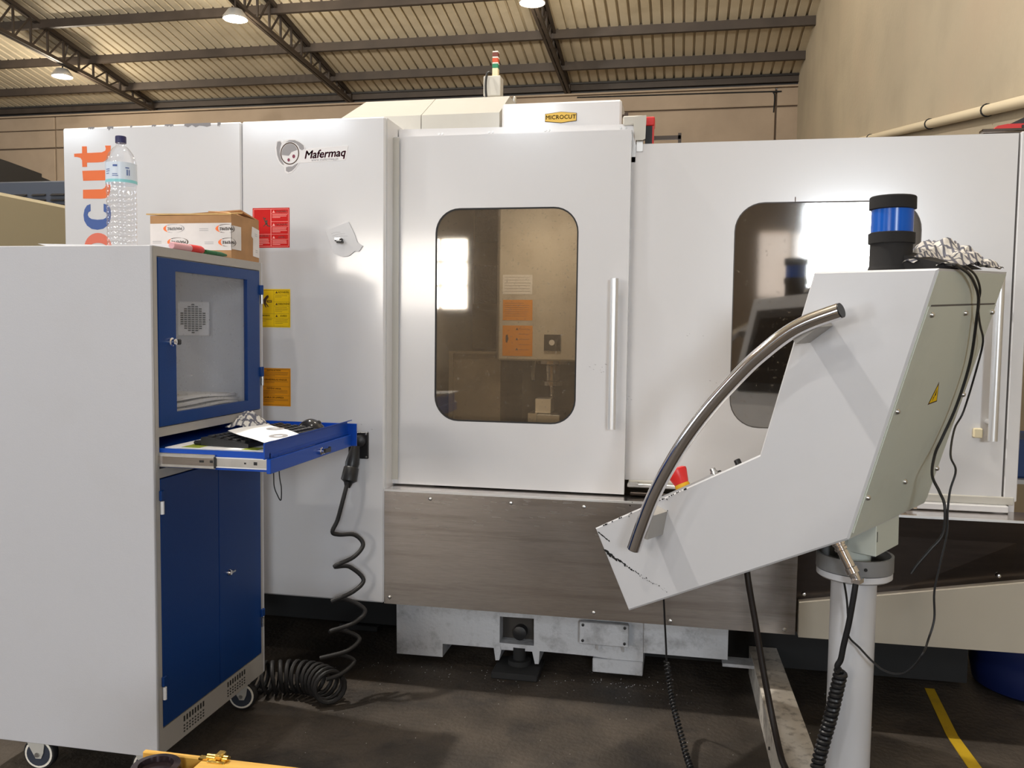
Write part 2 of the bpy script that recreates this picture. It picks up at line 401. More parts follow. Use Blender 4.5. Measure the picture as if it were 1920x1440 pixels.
# back wall of precast panels
mb = MB(); mb.box(XL, XR + .3, YB + .05, YB + .3, 0, 5.72); wb = struct('wall_back', mb, JOINT)
xs = [-20, -12.85, -5.67, 1.50, XR + .3]; zs = [0, 1.25, 2.55, 3.85, 5.085, 5.40, 5.72]
for i in range(len(xs) - 1):
    zs = [0, 1.25, 2.55, 3.85, 5.085, 5.46, 5.72] if i < 2 else [0, .9, 2.4, 3.2, 3.9, 5.40, 5.72]
    for j in range(len(zs) - 1):
        g = .016 if not (j == 5 and i < 2) else .004
        m_ = MB(); m_.box(xs[i] + .016, xs[i + 1] - .016, YB - .01, YB + .08, zs[j] + g, zs[j + 1] - (.012 if j < 5 else 0), .01)
        part('panel', m_, CONC, wb)
mb = MB(); mb.box(XL, XR, YB - .06, YB + .06, 5.725, 5.755); struct('trim_1', mb, CONC)
# dark gutter band between wall and eave purlin
mb = MB(); mb.box(XL, XR, YB + .02, YB + .1, 5.74, 5.98); mb.box(XL, XR, YB - .12, YB + .02, 5.90, 5.93); struct('trim_2', mb, DKSTEEL)
# right wall (rendered), ends near the machine, then steps out
mb = MB(); mb.box(XR, XR + .3, 1.0, YB + .1, 0, 9.5); struct('wall_right', mb, PLAST)
mb = MB(); mb.box(XR + .3, 7.2, 1.0, 1.3, 0, 9.6); struct('wall_right_return', mb, PLAST)
mb = MB()
for (a, b, c, d) in ((YF, -5.0, 0, 9.7), (-2.0, 1.3, 0, 9.7), (-5.0, -2.0, 3.7, 9.7)): mb.box(7.0, 7.2, a, b, c, d)
struct('wall_right_front', mb, PLAST)
mb = MB()
for (a, b, c, d) in ((YF, -1.0, 0, 9.9), (5.0, YB + .1, 0, 9.9), (-1, 5, 0, .3), (-1, 5, 4.5, 9.9)): mb.box(XL - .2, XL, a, b, c, d)
struct('wall_left', mb, CONC)
# front wall with openings
ops = sorted([(-15.9, -12.1, 0, 4.0), (-5.78, -3.46, 1.77, 2.93), (1.12, 1.58, 2.0, 3.0), (1.63, 1.93, 2.12, 2.98), (1.80+.18, 3.05, 2.1, 3.42), (-12.0, -10.0, 4.6, 5.4), (-7.4, -5.4, 4.6, 5.4), (-3.0, -2.1, 4.6, 5.4)])
mb = MB()
cuts = sorted({XL, 7.0} | {o[0] for o in ops} | {o[1] for o in ops})
for a, b in zip(cuts, cuts[1:]):
    z = 0
    for (x0, x1, z0, z1) in sorted([o for o in ops if o[0] <= a + 1e-6 and o[1] >= b - 1e-6], key=lambda o: o[2]):
        if z0 > z: mb.box(a, b, YF - .2, YF, z, z0)
        z = z1
    mb.box(a, b, YF - .2, YF, z, 9.9)
struct('wall_front', mb, CONC)
def window(n, x0, x1, z0, z1, nx, nz):
    mb = MB(); t = .035
    for i in range(nx + 1):
        x = x0 + (x1 - x0) * i / nx; mb.box(x - t / 2, x + t / 2, YF + .09, YF + .13, z0, z1)
    for j in range(nz + 1):
        z = z0 + (z1 - z0) * j / nz; mb.box(x0, x1, YF + .09, YF + .13, z - t / 2, z + t / 2)
    struct('window_%d' % n, mb, DKSTEEL)
window(1, -5.78, -3.46, 1.77, 2.93, 5, 3); window(2, -12, -10, 4.6, 5.4, 3, 1); window(3, -7.4, -5.4, 4.6, 5.4, 3, 1); window(4, -3.0, -2.1, 4.6, 5.4, 2, 1)
# ceiling: ribbed fibre sheets, flat pans with narrow raised ribs
mb = MB(); x = XL; prof = []
while x < 7.2:
    prof += [(x, 0), (x + .122, 0), (x + .130, .045), (x + .158, .045)]; x += .166
vs = []
for y in (YB + .15, YF - .2):
    z = ZB(y) + .13
    vs += [(p[0], y, z + p[1]) for p in prof]
n = len(prof); fs = [(i, i + 1, n + i + 1, n + i) for i in range(n - 1)]
vs2 = [(a, b, c + .035) for a, b, c in vs]
mb.add(vs, fs); mb.add([(XL, YB + .15, ZB(YB + .15) + .2), (7.2, YB + .15, ZB(YB + .15) + .2), (7.2, YF - .2, ZB(YF - .2) + .2), (XL, YF - .2, ZB(YF - .2) + .2)], [(0, 1, 2, 3)])
ceiling = struct('ceiling', mb, ROOF)
for k in (0, .80, 1.88, 3.10, 4.3, 5.5, 6.7, 7.9, 9.1, 10.3, 11.5, 12.7, 13.9, 15.1, 16.3, 17.5, 18.7, 19.9, 21.1):
    y = 15.9 - k; z = ZB(y); m_ = MB()
    m_.prism([(y - .03, z), (y + .04, z), (y + .04, z + .012), (y - .018, z + .012), (y - .018, z + .145), (y + .04, z + .145), (y + .04, z + .16), (y - .03, z + .15)], XL, XR if y > 1 else 7.0, 'x')
    part('purlin', m_, PURL, ceiling)
for X in (-14.8, -10.58, -6.37, -2.17):
    top = MB(); bot = MB(); web = MB()
    def zt(y): return ZB(y) + .10
    def zl(y):
        k = 15.9 - y; return ZB(y) - .02 - min(.11 * k, .45)
    tr = part('truss', MB().prism([(YB, ZB(YB) - .02), (YB - .16, ZB(YB) + .0), (YB - .16, ZB(YB) + .12), (YB, ZB(YB) + .12)], X - .06, X + .06, 'x'), PURL, ceiling)
    ys = [YB, -6.9]
    for nm, fn, hh in (('top_chord', zt, .06), ('bottom_chord', zl, .055)):
        m_ = MB(); pts = [YB, 11.8, -6.9]
        for a, b in zip(pts, pts[1:]):
            for sx in (-.055, .008):
                m_.add([(X + sx + dx, y, fn(y) + dz) for y in (a, b) for dx in (0, .045) for dz in (-hh / 2, hh / 2)],
                       [(0, 1, 3, 2), (4, 6, 7, 5), (0, 4, 5, 1), (2, 3, 7, 6), (0, 2, 6, 4), (1, 5, 7, 3)])
        part(nm, m_, PURL, tr)
    y = YB - .3; i = 0
    while y > 3:
        step = .38
        m_ = MB()
        m_.tube([(X, y, zt(y)), (X, y, zl(y))], .021, 4); m_.tube([(X, y, zt(y)), (X, y - step, zl(y - step))], .017, 4)
        part('web_bar', m_, PURL, tr); y -= step
# wall fittings
t = part('drain_pipe', MB().tube([(XR - .045, 4.2, 2.565), (XR - .045, 12.0, 3.872)], .034, 14), PVC)
tag(t, 'cream plastic pipe running aslant along the rendered right wall', 'pipe')
for y in (5.9, 7.2, 9.4, 11.0):
    z = 2.565 + (y - 4.2) * .1675
    part('pipe_clip', MB().tube([(XR - .045 + .037 * math.cos(a), y, z + .037 * math.sin(a)) for a in [2 * PI * k / 14 for k in range(14)]], .006, 6, closed=True), DARK, t)
t = part('wall_cable', MB().tube(smoothpath([(-2.0, YB - .02, 5.69), (1.3, YB - .02, 5.66), (1.44, YB - .02, 5.64), (1.47, YB - .02, 5.55), (1.46, YB - .02, 5.3)]), .012, 6), DARK)
tag(t, 'thin dark cable along the top of the back wall', 'cable')

# ------------------------------------------------------------------ high bay lamps (things), each with its own light
def lamp(x, y, z, label, power, tone=(1, .88, .70), grp='high bay lamps under the trusses', tx=None):
    t = thing('high_bay_lamp', label, 'lamp', (x, y, z), grp)
    part('housing', MB().lathe([(.03, .14), (.10, .13), (.17, .03), (.17, 0), (.155, 0), (.155, .012)], (x, y, z), 20), ALU, t)
    part('lens', MB().lathe([(.15, 0), (.10, -.012), (.03, -.016)], (x, y, z + .01), 20), BELLIGHT, t)
    part('hanger', MB().tube([(x, y, z + .13), (tx if tx else x, y, ZB(y) + .12)], .012, 6), PURL, t)
    d = bpy.data.lights.new('bulb', 'POINT'); d.energy = power; d.color = tone; d.shadow_soft_size = .10
    o = bpy.data.objects.new('bulb', d); COL.objects.link(o); o.parent = t; o.location = (0, 0, -.12)
    return t
lamp(-6.33, 11.5, 5.79, 'bright round high bay lamp below the middle truss', 230)
lamp(-10.72, 13.5, 5.75, 'bright round high bay lamp at far left, low over the back wall', 230, tx=-10.58)
lamp(-2.06, 11.5, 5.76, 'bright round high bay lamp at the top edge beside the rightmost truss', 200)
for (x, y, e, l) in ((-3.25, 3.30, 1500, 'straight above the left of the machine'), (-.3, 3.30, 380, 'straight above the middle of the machine'), (-1.6, -1.5, 240, 'above the place of the camera'), (-7.5, 7.0, 260, 'behind the machine on the left'), (-7.5, -1.5, 300, 'over the front left of the hall'), (-12, 4, 250, 'over the far left of the hall'), (1.2, 10.0, 50, 'near the rendered wall behind the machine')):  # unseen lamps: first read off the lit floor, the rest added as fill
    lamp(x, y, 6.6, 'round high bay lamp out of view, ' + l, e, (1, .95, .88) if y < 3.4 else (1, .88, .70))

# ================================================================== BACKGROUND MACHINES
t = thing('machine_cover', 'large plain beige machine cover behind the left end of the white machine', 'machine', (-4.6, 4.6, 0))
part('cover', MB().box(-5.6, -3.6, 3.9, 5.6, 0.05, 2.16, .02), OLIVE, t)
part('plinth', MB().box(-5.5, -3.7, 4.0, 5.5, 0, .06), DARK, t)
t = thing('louvred_cabinet', 'dark slate steel cabinet with rows of louvres behind the beige cover', 'cabinet', (-5.6, 6.3, 0))
part('body', MB().box(-8.0, -4.2, 6.0, 7.2, 0, 2.575, .01), SLATE, t)
for i in range(9):
    for j in range(6):
        x = -5.9 + i * .17; z = 2.47 - j * .042
        if x > -4.4: continue
        part('louvre', MB().prism([(5.975, z - .012), (6.001, z + .006), (6.001, z - .012)], x, x + .12, 'x'), CHAR, t)
t = thing('machine_hood', 'black stepped machine hood rising over the louvred cabinet', 'hood', (-6.5, 8.2, 0))
part('hood', MB().prism([(7.6, 3.07), (8.05, 3.03), (8.05, 2.995), (8.3, 2.965), (8.3, 0), (7.6, 0), (7.3, 0), (7.3, 3.09)], -9.5, -6.66, 'x'), CHAR, t)

# ================================================================== MACHINING CENTRE
mc = thing('machining_center', 'long white enclosed milling machine with a sliding door and stainless apron', 'machine', (-.7, 4.2, 0))
XA, XE = -2.625, -1.176
# left enclosure: two front sheets, side, top
def P_(n, mb, m, parent=mc, label=None): return part(n, mb, m, parent, label)
P_('front_sheet', MB().box(XA, -1.7955, 3.3, 3.325, .333, 2.293, .006), WHITE, label='left front sheet with big vertical lettering')
P_('front_sheet', MB().box(-1.7925, XE, 3.3, 3.325, .333, 2.293, .006), WHITE, label='front sheet with warning labels')
P_('seam_strip', MB().box(-1.797, -1.791, 3.312, 3.33, .34, 2.285), SEAM)
P_('side_sheet', MB().box(XE - .025, XE, 3.327, 5.2, .333, 2.293), WHITE)
P_('side_sheet', MB().box(XA, XA + .02, 3.327, 5.2, .333, 2.293), WHITE)
P_('top_sheet', MB().box(XA + .02, XE - .026, 3.327, 5.2, 2.268, 2.288), WHITE)
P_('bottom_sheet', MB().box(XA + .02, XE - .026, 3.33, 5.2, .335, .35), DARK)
P_('back_sheet', MB().box(XA, 1.22, 5.2, 5.22, .333, 2.2), WHITE)
# chipped paint on top edge
mb = MB()
for (x0, x1, h) in ((-2.50, -2.47, .012), (-2.41, -2.38, .018), (-2.05, -1.93, .016), (-1.90, -1.885, .02), (-2.3, -2.29, .01), (-2.2, -2.18, .008), (-2.14, -2.1, .01)):
    n_ = 7; top = [(x0 + (x1 - x0) * k / n_, 2.2935) for k in range(n_ + 1)]; bt = [(x1 - (x1 - x0) * k / n_, 2.2925 - h * (.3 + .7 * random.random())) for k in range(n_ + 1)]
    mb.prism(top + bt, 3.2992, 3.2999, 'y')
P_('paint_chip', mb, mat('bare_primer', (.27, .26, .27), .6))['kind'] = 'stuff'
# ---- sliding door
X0, X1, Z0, Z1, R_ = -.998, -.413, 1.08, 1.945, .10
inner = rrect(X0, X1, Z0, Z1, R_, 8)
def outer_for(inner, x0, x1, z0, z1):
    cx = (X0 + X1) / 2; out = []
    for (px, pz) in inner: out.append((px, pz))
    return out
def plate_hole(mb, x0, x1, z0, z1, ix0, ix1, iz0, iz1, r, y0, y1, n=8):
    """front plate with a rounded-rectangle hole, as four side slabs plus corner fillers"""
    mb.box(x0, ix0, y0, y1, z0, z1); mb.box(ix1, x1, y0, y1, z0, z1); mb.box(ix0, ix1, y0, y1, z0, iz0); mb.box(ix0, ix1, y0, y1, iz1, z1)
    for cx, cz, a0, qx, qz in ((ix1 - r, iz1 - r, 0, ix1, iz1), (ix0 + r, iz1 - r, 90, ix0, iz1), (ix0 + r, iz0 + r, 180, ix0, iz0), (ix1 - r, iz0 + r, 270, ix1, iz0)):
        arc = [(cx + r * math.cos(math.radians(a0 + 90 * k / n)), cz + r * math.sin(math.radians(a0 + 90 * k / n))) for k in range(n + 1)]
        for a, b in zip(arc, arc[1:]):
            mb.prism([(qx, qz), a, b], y0, y1, 'y')
    return mb
DX0, DX1, DZ0, DZ1 = -1.235, -.214, .81, 2.236
door = P_('sliding_door', plate_hole(MB(), DX0, DX1, DZ0, DZ1, X0, X1, Z0, Z1, R_, 3.41, 3.414), WHITE)
ed = MB(); ed.box(DX1 - .003, DX1, 3.414, 3.455, DZ0, DZ1); ed.box(DX0, DX0 + .003, 3.414, 3.455, DZ0, DZ1); ed.box(DX0, DX1, 3.414, 3.455, DZ1 - .003, DZ1); ed.box(DX0, DX1, 3.414, 3.45, DZ0, DZ0 + .003)
P_('door_return', ed, WHITE, door)
gp = MB(); gp.prism(rrect(X0 - .004, X1 + .004, Z0 - .004, Z1 + .004, R_, 8), 3.4145, 3.421, 'y')
P_('window_pane', gp, GLASS_D, door, 'oil-splashed window pane')
sl = MB()
a = rrect(X0 - .001, X1 + .001, Z0 - .001, Z1 + .001, R_, 8); b = rrect(X0 + .006, X1 - .006, Z0 + .006, Z1 - .006, R_ - .006, 8)
sl.frame(a, b, 3.4125, 3.4165); P_('window_seal', sl, RUBBER, door)
h = MB(); h.tube([(-.264, 3.355, 1.075), (-.264, 3.355, 1.66)], .0165, 16); P_('pull_handle', h, ALU, door)
h = MB(); h.tube([(-.264, 3.372, 1.13), (-.264, 3.41, 1.13)], .011, 10); h.tube([(-.264, 3.372, 1.60), (-.264, 3.41, 1.60)], .011, 10); P_('handle_mount', h, ALU, door)
# drip line of the door, inner strip at its left edge
P_('door_guide', MB().box(-1.176, -1.150, 3.395, 3.40, .83, 2.23), CREAM, door)
# ---- fixed front right
RX0, RX1, RZ0, RZ1 = .185, .86, 1.087, 1.957
rp = P_('front_sheet', plate_hole(MB(), -.32, 1.174, .862, 2.19, RX0, RX1, RZ0, RZ1, .11, 3.46, 3.464), WHITE, label='right front sheet with a hazy window')
gp = MB(); gp.prism(rrect(RX0 - .004, RX1 + .004, RZ0 - .004, RZ1 + .004, .11, 8), 3.4645, 3.47, 'y'); P_('window_pane', gp, GLASS_R, rp, 'hazy window pane mirroring daylight')
a = rrect(RX0 - .001, RX1 + .001, RZ0 - .001, RZ1 + .001, .11, 8); b = rrect(RX0 + .004, RX1 - .004, RZ0 + .004, RZ1 - .004, .106, 8)
P_('window_seal', MB().frame(a, b, 3.4625, 3.4665), SEAM, rp)
P_('front_sheet', MB().box(-1.18, -.32, 3.475, 3.48, .862, Z0 - .05), WHITE, label='fixed sheet hidden behind the sliding door')
P_('front_sheet', MB().box(1.181, 1.225, 3.455, 3.475, .845, 2.195, .003), WHITE, label='narrow end sheet at the right of the machine')
P_('seam_strip', MB().box(1.173, 1.182, 3.468, 3.472, .85, 2.19), SEAM)
P_('end_sheet', MB().box(1.205, 1.225, 3.476, 5.2, .80, 2.195), WHITE)
P_('top_sheet', MB().box(-1.17, 1.2, 3.55, 5.19, 2.165, 2.18), WHITE)
# handle of the right hand door (at the far right)
h = MB(); h.tube([(1.115, 3.40, 1.075), (1.115, 3.40, 1.672)], .0165, 16); rh = P_('pull_handle', h, ALU)
h = MB(); h.tube([(1.115, 3.418, 1.14), (1.115, 3.46, 1.14)], .011, 10); h.tube([(1.115, 3.418, 1.60), (1.115, 3.46, 1.60)], .011, 10); P_('handle_mount', h, ALU, rh)
P_('latch_block', MB().box(1.065, 1.095, 3.44, 3.46, 1.08, 1.115, .003), IVORY)
# sill strips of the right part
P_('sill_strip', MB().box(-.2, 1.215, 3.45, 3.475, .832, .862, .003), CREAM)
P_('sill_rail', MB().box(.1, 1.19, 3.425, 3.46, .808, .832, .003), WHITE, label='white running rail on the stainless ledge')
lv = P_('sill_knob', MB().lathe([(.004, 0), (.008, .01), (.015, .025), (.016, .045), (.009, .055), (.009, .085), (.006, .086)], (.78, 3.39, .822), 14, ax=(1, 0, .0)), CHROME)
P_('ledge_bracket', MB().box(-.205, .02, 3.44, 3.475, .835, .85, .002).box(-.20, -.16, 3.43, 3.45, .85, .856), ZINC)
P_('ledge_bracket', MB().box(-.19, .10, 3.40, 3.44, .81, .822, .002), STEELD)
# ---- stainless apron
ap = P_('apron', MB().box(XE + .002, .438, 3.3, 3.303, .333, .800), STEEL)
P_('apron_ledge', MB().box(XE + .002, 1.30, 3.3, 3.475, .800, .8035), STEEL, ap)
P_('apron_lip', MB().box(XE + .002, 1.30, 3.2985, 3.306, .7975, .8055), ALU, ap)
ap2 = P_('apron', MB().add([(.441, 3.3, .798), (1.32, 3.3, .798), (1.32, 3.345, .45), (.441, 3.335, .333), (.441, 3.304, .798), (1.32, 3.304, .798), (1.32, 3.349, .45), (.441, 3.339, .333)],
   [(0, 1, 2, 3), (7, 6, 5, 4), (0, 4, 5, 1), (1, 5, 6, 2), (2, 6, 7, 3), (3, 7, 4, 0)]), STEELD, label='right apron sheet with its dark reflection put into the colour, tilted inwards')
P_('wedge_panel', MB().prism([(.448, .331), (1.34, .336), (1.34, .612), (.448, .461)], 3.285, 3.33, 'y'), BEIGE, label='beige tapered panel under the right apron')
mb = MB()
for (x, z) in ((-.98, .775), (-.65, .775), (-.36, .775), (-1.15, .36), (-.315, .36), (-.02, .35), (.40, .35), (.60, .775), (.9, .775)):
    mb.lathe([(.008, 0), (.006, .004), (.003, .005)], (x, 3.3, z), 10, ax=(0, -1, 0))
sc_ = [(-.98, .775), (-.65, .775), (-.36, .775), (-1.15, .36), (-.315, .36), (-.02, .35), (.40, .35)]
for (x, z) in sc_: P_('apron_screw', MB().lathe([(.008, 0), (.006, .004), (.003, .005)], (x, 3.3, z), 10, ax=(0, -1, 0)), ZINC, ap)
for (x, z, y) in ((.468, .485, 3.32), (1.13, .60, 3.318)): P_('apron_screw', MB().lathe([(.008, 0), (.006, .006), (.003, .007)], (x, y, z), 10, ax=(0, -1, 0)), ZINC, ap2)
mb = MB(); mb.clean = False; rnd = random.Random(8)
for i in range(55):
    x_ = rnd.uniform(-1.15, -.2); z_ = .79 - abs(rnd.gauss(0, .06)); l_ = rnd.uniform(.008, .05); t_ = rnd.uniform(-.12, .05)
    mb.add([(x_, 3.2994, z_), (x_ + l_, 3.2994, z_ + l_ * t_), (x_ + l_, 3.2994, z_ + l_ * t_ + .0005), (x_, 3.2994, z_ + .0006)], [(0, 1, 2, 3)])
P_('scratch', mb, ZINC, ap)['kind'] = 'stuff'
mb = MB(); mb.clean = False
for (cx_, cz_, n_) in ((-.33, 1.31, 9), (-.20, 1.20, 4), (.05, 1.44, 3), (.10, 1.25, 3), (-1.24, 1.05, 3)):
    y_ = 3.4094 if -.9 < cx_ < -.214 else 3.4594
    if cx_ < -1.18: y_ = 3.2994
    for i in range(n_):
        x_ = cx_ + rnd.uniform(-.04, .04); z_ = cz_ + rnd.uniform(-.02, .02); l_ = rnd.uniform(.002, .007)
        mb.add([(x_, y_, z_), (x_ + l_, y_, z_ - .001), (x_ + l_, y_, z_ + .0008), (x_, y_, z_ + .0016)], [(0, 1, 2, 3)])
P_('scuff_mark', mb, INKG)['kind'] = 'stuff'
# ---- cast base
bp = MB()
bp.prism([(-1.206, .34), (-1.203, .027), (-.994, .029), (-.994, .088), (-.766, .089), (-.758, .035), (-.742, .037), (-.733, .084), (-.741, .114), (-.741, .229), (-.74, .34)], 3.55, 3.75, 'y')
bp.prism([(-.74, .229), (-.593, .231), (-.593, .34), (-.74, .34)], 3.55, 3.75, 'y')
bp.prism([(-.735, .084), (-.598, .087), (-.591, .113), (-.741, .114)], 3.55, 3.75, 'y')
bp.prism([(-.593, .34), (-.593, .231), (-.591, .113), (-.598, .087), (-.586, .034), (-.569, .036), (-.566, .092), (-.343, .09), (-.130, .075), (-.128, .34)], 3.55, 3.75, 'y')
bp.box(-.128, .21, 3.53, 3.75, .13, .34); bp.box(.19, .33, 3.52, 3.6, .105, .118)
bs = P_('cast_base', bp, CASTW)
P_('base_block', MB().box(-.339, -.130, 3.54, 3.76, .026, .085, .003), CASTW, bs)
P_('access_recess', MB().box(-.741, -.593, 3.62, 3.64, .114, .229), mat('dark_recess', (.035, .03, .025), .7), bs)  # recess back coloured darker than the casting
P_('recess_hub', MB().lathe([(.03, 0), (.03, .04), (.012, .045)], (-.66, 3.62, .150), 16, ax=(0, -1, 0)), BLACK, bs)
cv = P_('cover_plate', MB().box(-.392, -.189, 3.5, 3.53, .157, .25, .003), CASTW, bs)
for x in (-.378, -.205):
    for z in (.172, .238): P_('cover_screw', MB().lathe([(.0065, 0), (.0055, .004), (.002, .005)], (x, 3.5, z), 10, ax=(0, -1, 0)), BLACK, bs)
for x in (-.318, -.21): P_('drain_stub', MB().tube([(x, 3.515, .158), (x, 3.515, .132)], .004, 8), ALU, bs)
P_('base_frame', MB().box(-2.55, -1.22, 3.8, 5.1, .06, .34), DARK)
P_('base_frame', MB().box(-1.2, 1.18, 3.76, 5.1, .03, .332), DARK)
for x in (-2.4, -.655, 1.0, -1.5):
    P_('levelling_pad', MB().box(x - .098, x + .098, 3.44 if x == -.655 else 3.85, 3.63 if x == -.655 else 4.05, 0, .028, .004).cyl((x, 3.56 if x == -.655 else 3.95, .028), (0, 0, 1), .028, .07, 16).cyl((x, 3.56 if x == -.655 else 3.95, .028), (0, 0, 1), .05, .02, 16), DARK)
# ---- interior
P_('inner_wall', MB().box(-1.17, 1.2, 4.75, 4.77, .5, 2.16), WALLI, label='inner back wall')
P_('inner_wall', MB().box(-1.17, 1.2, 3.5, 4.75, .5, .52), WALLI, label='inner floor')
P_('inner_wall', MB().box(.14, .16, 3.7, 4.75, .52, 2.16), WALLI, label='inner partition')
P_('inner_rib', MB().box(-1.1, -.86, 4.0, 4.02, 1.34, 1.352).box(-1.1, -1.08, 4.0, 4.02, .8, 1.34).box(-1.1, -.85, 4.02, 4.6, .7, 1.35), WALLI)
P_('bellows', MB().box(-.98, -.87, 4.0, 4.05, 1.58, 1.76).box(-1.05, -.92, 4.3, 4.34, 1.9, 2.14), BELLOW)
hd = P_('spindle_head', MB().box(-.85, -.36, 3.95, 4.6, 1.314, 2.15, .008), WIN)
P_('head_corner', MB().box(-.857, -.849, 3.955, 4.5, 1.32, 2.14), SEAM, hd)
# ---- labels inside and out
def label_plate(name, base, x0, x1, z0, z1, y, parent, label):
    return P_(name, MB().box(x0, x1, y - .0012, y, z0, z1), base, parent, label)
def print_block(parent, ink, y, items, name='print'):
    """items: ('r',x0,x1,z0,z1) ('t',cx,cz,s) ('s',text,cx,cz,size)"""
    mb = MB(); mb.clean = False
    for it in items:
        if it[0] == 'r': mb.add([(it[1], y, it[3]), (it[2], y, it[3]), (it[2], y, it[4]), (it[1], y, it[4])], [(0, 1, 2, 3)])
        elif it[0] == 't':
            _, cx, cz, s = it; mb.add([(cx - s, y, cz - s * .8), (cx + s, y, cz - s * .8), (cx, y, cz + s)], [(0, 1, 2)])
        elif it[0] == 's':
            tm = text_mb(it[1], it[4], lambda a, b, it=it: (it[2] + a, y, it[3] + b), bold=it[4] * .02); mb.add(tm.v, tm.f)
        elif it[0] == 'p': mb.add([(px, y, pz) for px, pz in it[1]], [tuple(range(len(it[1])))])
    return P_(name, mb, ink, parent)
def lines(x0, x1, z, n, step, h=.0022, rag=True):
    out = []
    for i in range(n):
        xx = x1 if not rag or i < n - 1 else x0 + (x1 - x0) * .6
        out.append(('r', x0, xx - random.random() * .006, z - i * step - h / 2, z - i * step + h / 2))
    return out
YS = 3.2986
# red warning label
x0, x1, z0, z1 = -1.745, -1.583, 1.781, 1.942
rl = label_plate('warning_label', REDL, x0, x1, z0, z1, 3.3, mc, 'red warning label with falling figure')
xm = -1.664; b = .0012
it = [('r', x0 + .004, x1 - .004, z1 - .006, z1 - .0045), ('r', x0 + .004, x1 - .004, z0 + .0045, z0 + .006), ('r', x0 + .004, x0 + .0055, z0 + .005, z1 - .005), ('r', x1 - .0055, x1 - .004, z0 + .005, z1 - .005), ('r', xm - b, xm + b, z0 + .005, z1 - .005)]
for (zz, ttl, nl) in ((1.927, 'ADVARSEL', 3), (1.874, 'VAROVÁNÍ', 4), (1.823, 'AVISO', 4)):
    it += [('t', xm + .012, zz, .006), ('s', ttl, xm + .047, zz, .0105), ('r', xm, x1 - .005, zz - .0085, zz - .0075)] + lines(xm + .006, x1 - .009, zz - .013, nl, .0055)
it += [('r', xm, x1 - .005, 1.8855, 1.887), ('r', xm, x1 - .005, 1.8345, 1.836), ('r', x0 + .005, xm, 1.8345, 1.836), ('s', 'BEMÆRKNING', x0 + .043, 1.828, .009)] + lines(x0 + .01, xm - .006, 1.816, 5, .0056)
print_block(rl, INKW, YS, it)
fig = [('p', [(-1.700, 1.905), (-1.697, 1.906), (-1.692, 1.894), (-1.695, 1.892)]), ('p', [(-1.695, 1.895), (-1.686, 1.891), (-1.679, 1.895), (-1.680, 1.878), (-1.688, 1.876)]),
       ('p', [(-1.688, 1.878), (-1.683, 1.877), (-1.697, 1.866), (-1.699, 1.868)]), ('p', [(-1.686, 1.878), (-1.680, 1.879), (-1.677, 1.871), (-1.667, 1.869), (-1.667, 1.866), (-1.681, 1.868)])]
fig.append(('p', [(-1.690 + .0035 * math.cos(a * PI / 4), 1.899 + .0035 * math.sin(a * PI / 4)) for a in range(8)]))
print_block(rl, INKB, YS - .0002, fig, 'pictogram')
# yellow warning label
x0, x1, z0, z1 = -1.745, -1.581, 1.455, 1.612
yl = label_plate('warning_label', YEL, x0, x1, z0, z1, 3.3, mc, 'yellow warning label with crushed hand')
it = [('r', x0 + .004, x1 - .004, z1 - .0055, z1 - .0045), ('r', x0 + .004, x1 - .004, z0 + .0045, z0 + .0055), ('r', x1 - .005, x1 - .004, z0 + .005, z1 - .005), ('r', x0 + .004, x0 + .005, z0 + .005, z1 - .005), ('r', -1.6532, -1.6525, z0 + .005, z1 - .005)]
for (zz, ttl, nl) in ((1.599, 'ADVARSEL', 2), (1.551, 'VAROVÁNÍ', 4), (1.502, 'AVISO', 4)):
    it += [('t', -1.641, zz, .0052), ('s', ttl, -1.610, zz, .0105), ('r', -1.652, x1 - .005, zz - .0085, zz - .0078)] + lines(-1.648, x1 - .009, zz - .014, nl, .0055, .0011)
it += [('r', -1.652, x1 - .005, 1.5595, 1.5602), ('r', x0 + .005, x1 - .005, 1.5105, 1.5112), ('s', 'BEMÆRKNING', -1.70, 1.503, .009)] + lines(-1.735, -1.658, 1.492, 3, .0055, .0011)
it += [('p', [(-1.687, 1.584), (-1.679, 1.588), (-1.675, 1.580), (-1.684, 1.570), (-1.688, 1.556), (-1.676, 1.540), (-1.679, 1.538), (-1.690, 1.551), (-1.686, 1.537), (-1.689, 1.536), (-1.698, 1.552), (-1.700, 1.568)]),
       ('p', [(-1.683, 1.566), (-1.662, 1.566), (-1.662, 1.563), (-1.683, 1.563)]), ('p', [(-1.683, 1.560), (-1.662, 1.560), (-1.662, 1.557), (-1.683, 1.557)]), ('r', -1.683, -1.679, 1.56, 1.564), ('r', -1.665, -1.662, 1.56, 1.564)]
print_block(yl, INKB, YS, it)
# orange label
x0, x1, z0, z1 = -1.745, -1.581, 1.130, 1.287
ol = label_plate('warning_label', ORANGE, x0, x1, z0, z1, 3.3, mc, 'orange label about window cleaning')
it = [('r', x0 + .004, x1 - .004, z1 - .0055, z1 - .0045), ('r', x0 + .004, x1 - .004, z0 + .0045, z0 + .0055), ('r', x1 - .005, x1 - .004, z0 + .005, z1 - .005), ('r', x0 + .004, x0 + .005, z0 + .005, z1 - .005)]
for (zz, ttl, nl, sz) in ((1.277, 'INSTRUKTION', 4, .0095), (1.239, 'SIKKERHEDSGLAS VINDUE', 2, .0098), (1.202, 'ČIŠTĚNÍ OKNA', 4, .0095), (1.165, 'JANELA DE LIMPEZA', 3, .0098)):
    it += [('s', ttl, -1.655, zz, sz), ('r', x0 + .005, x1 - .005, zz + .0085, zz + .0092)] + lines(-1.738, x1 - .008, zz - .0075, nl, .0048, .0011)
print_block(ol, INKB, YS, it)
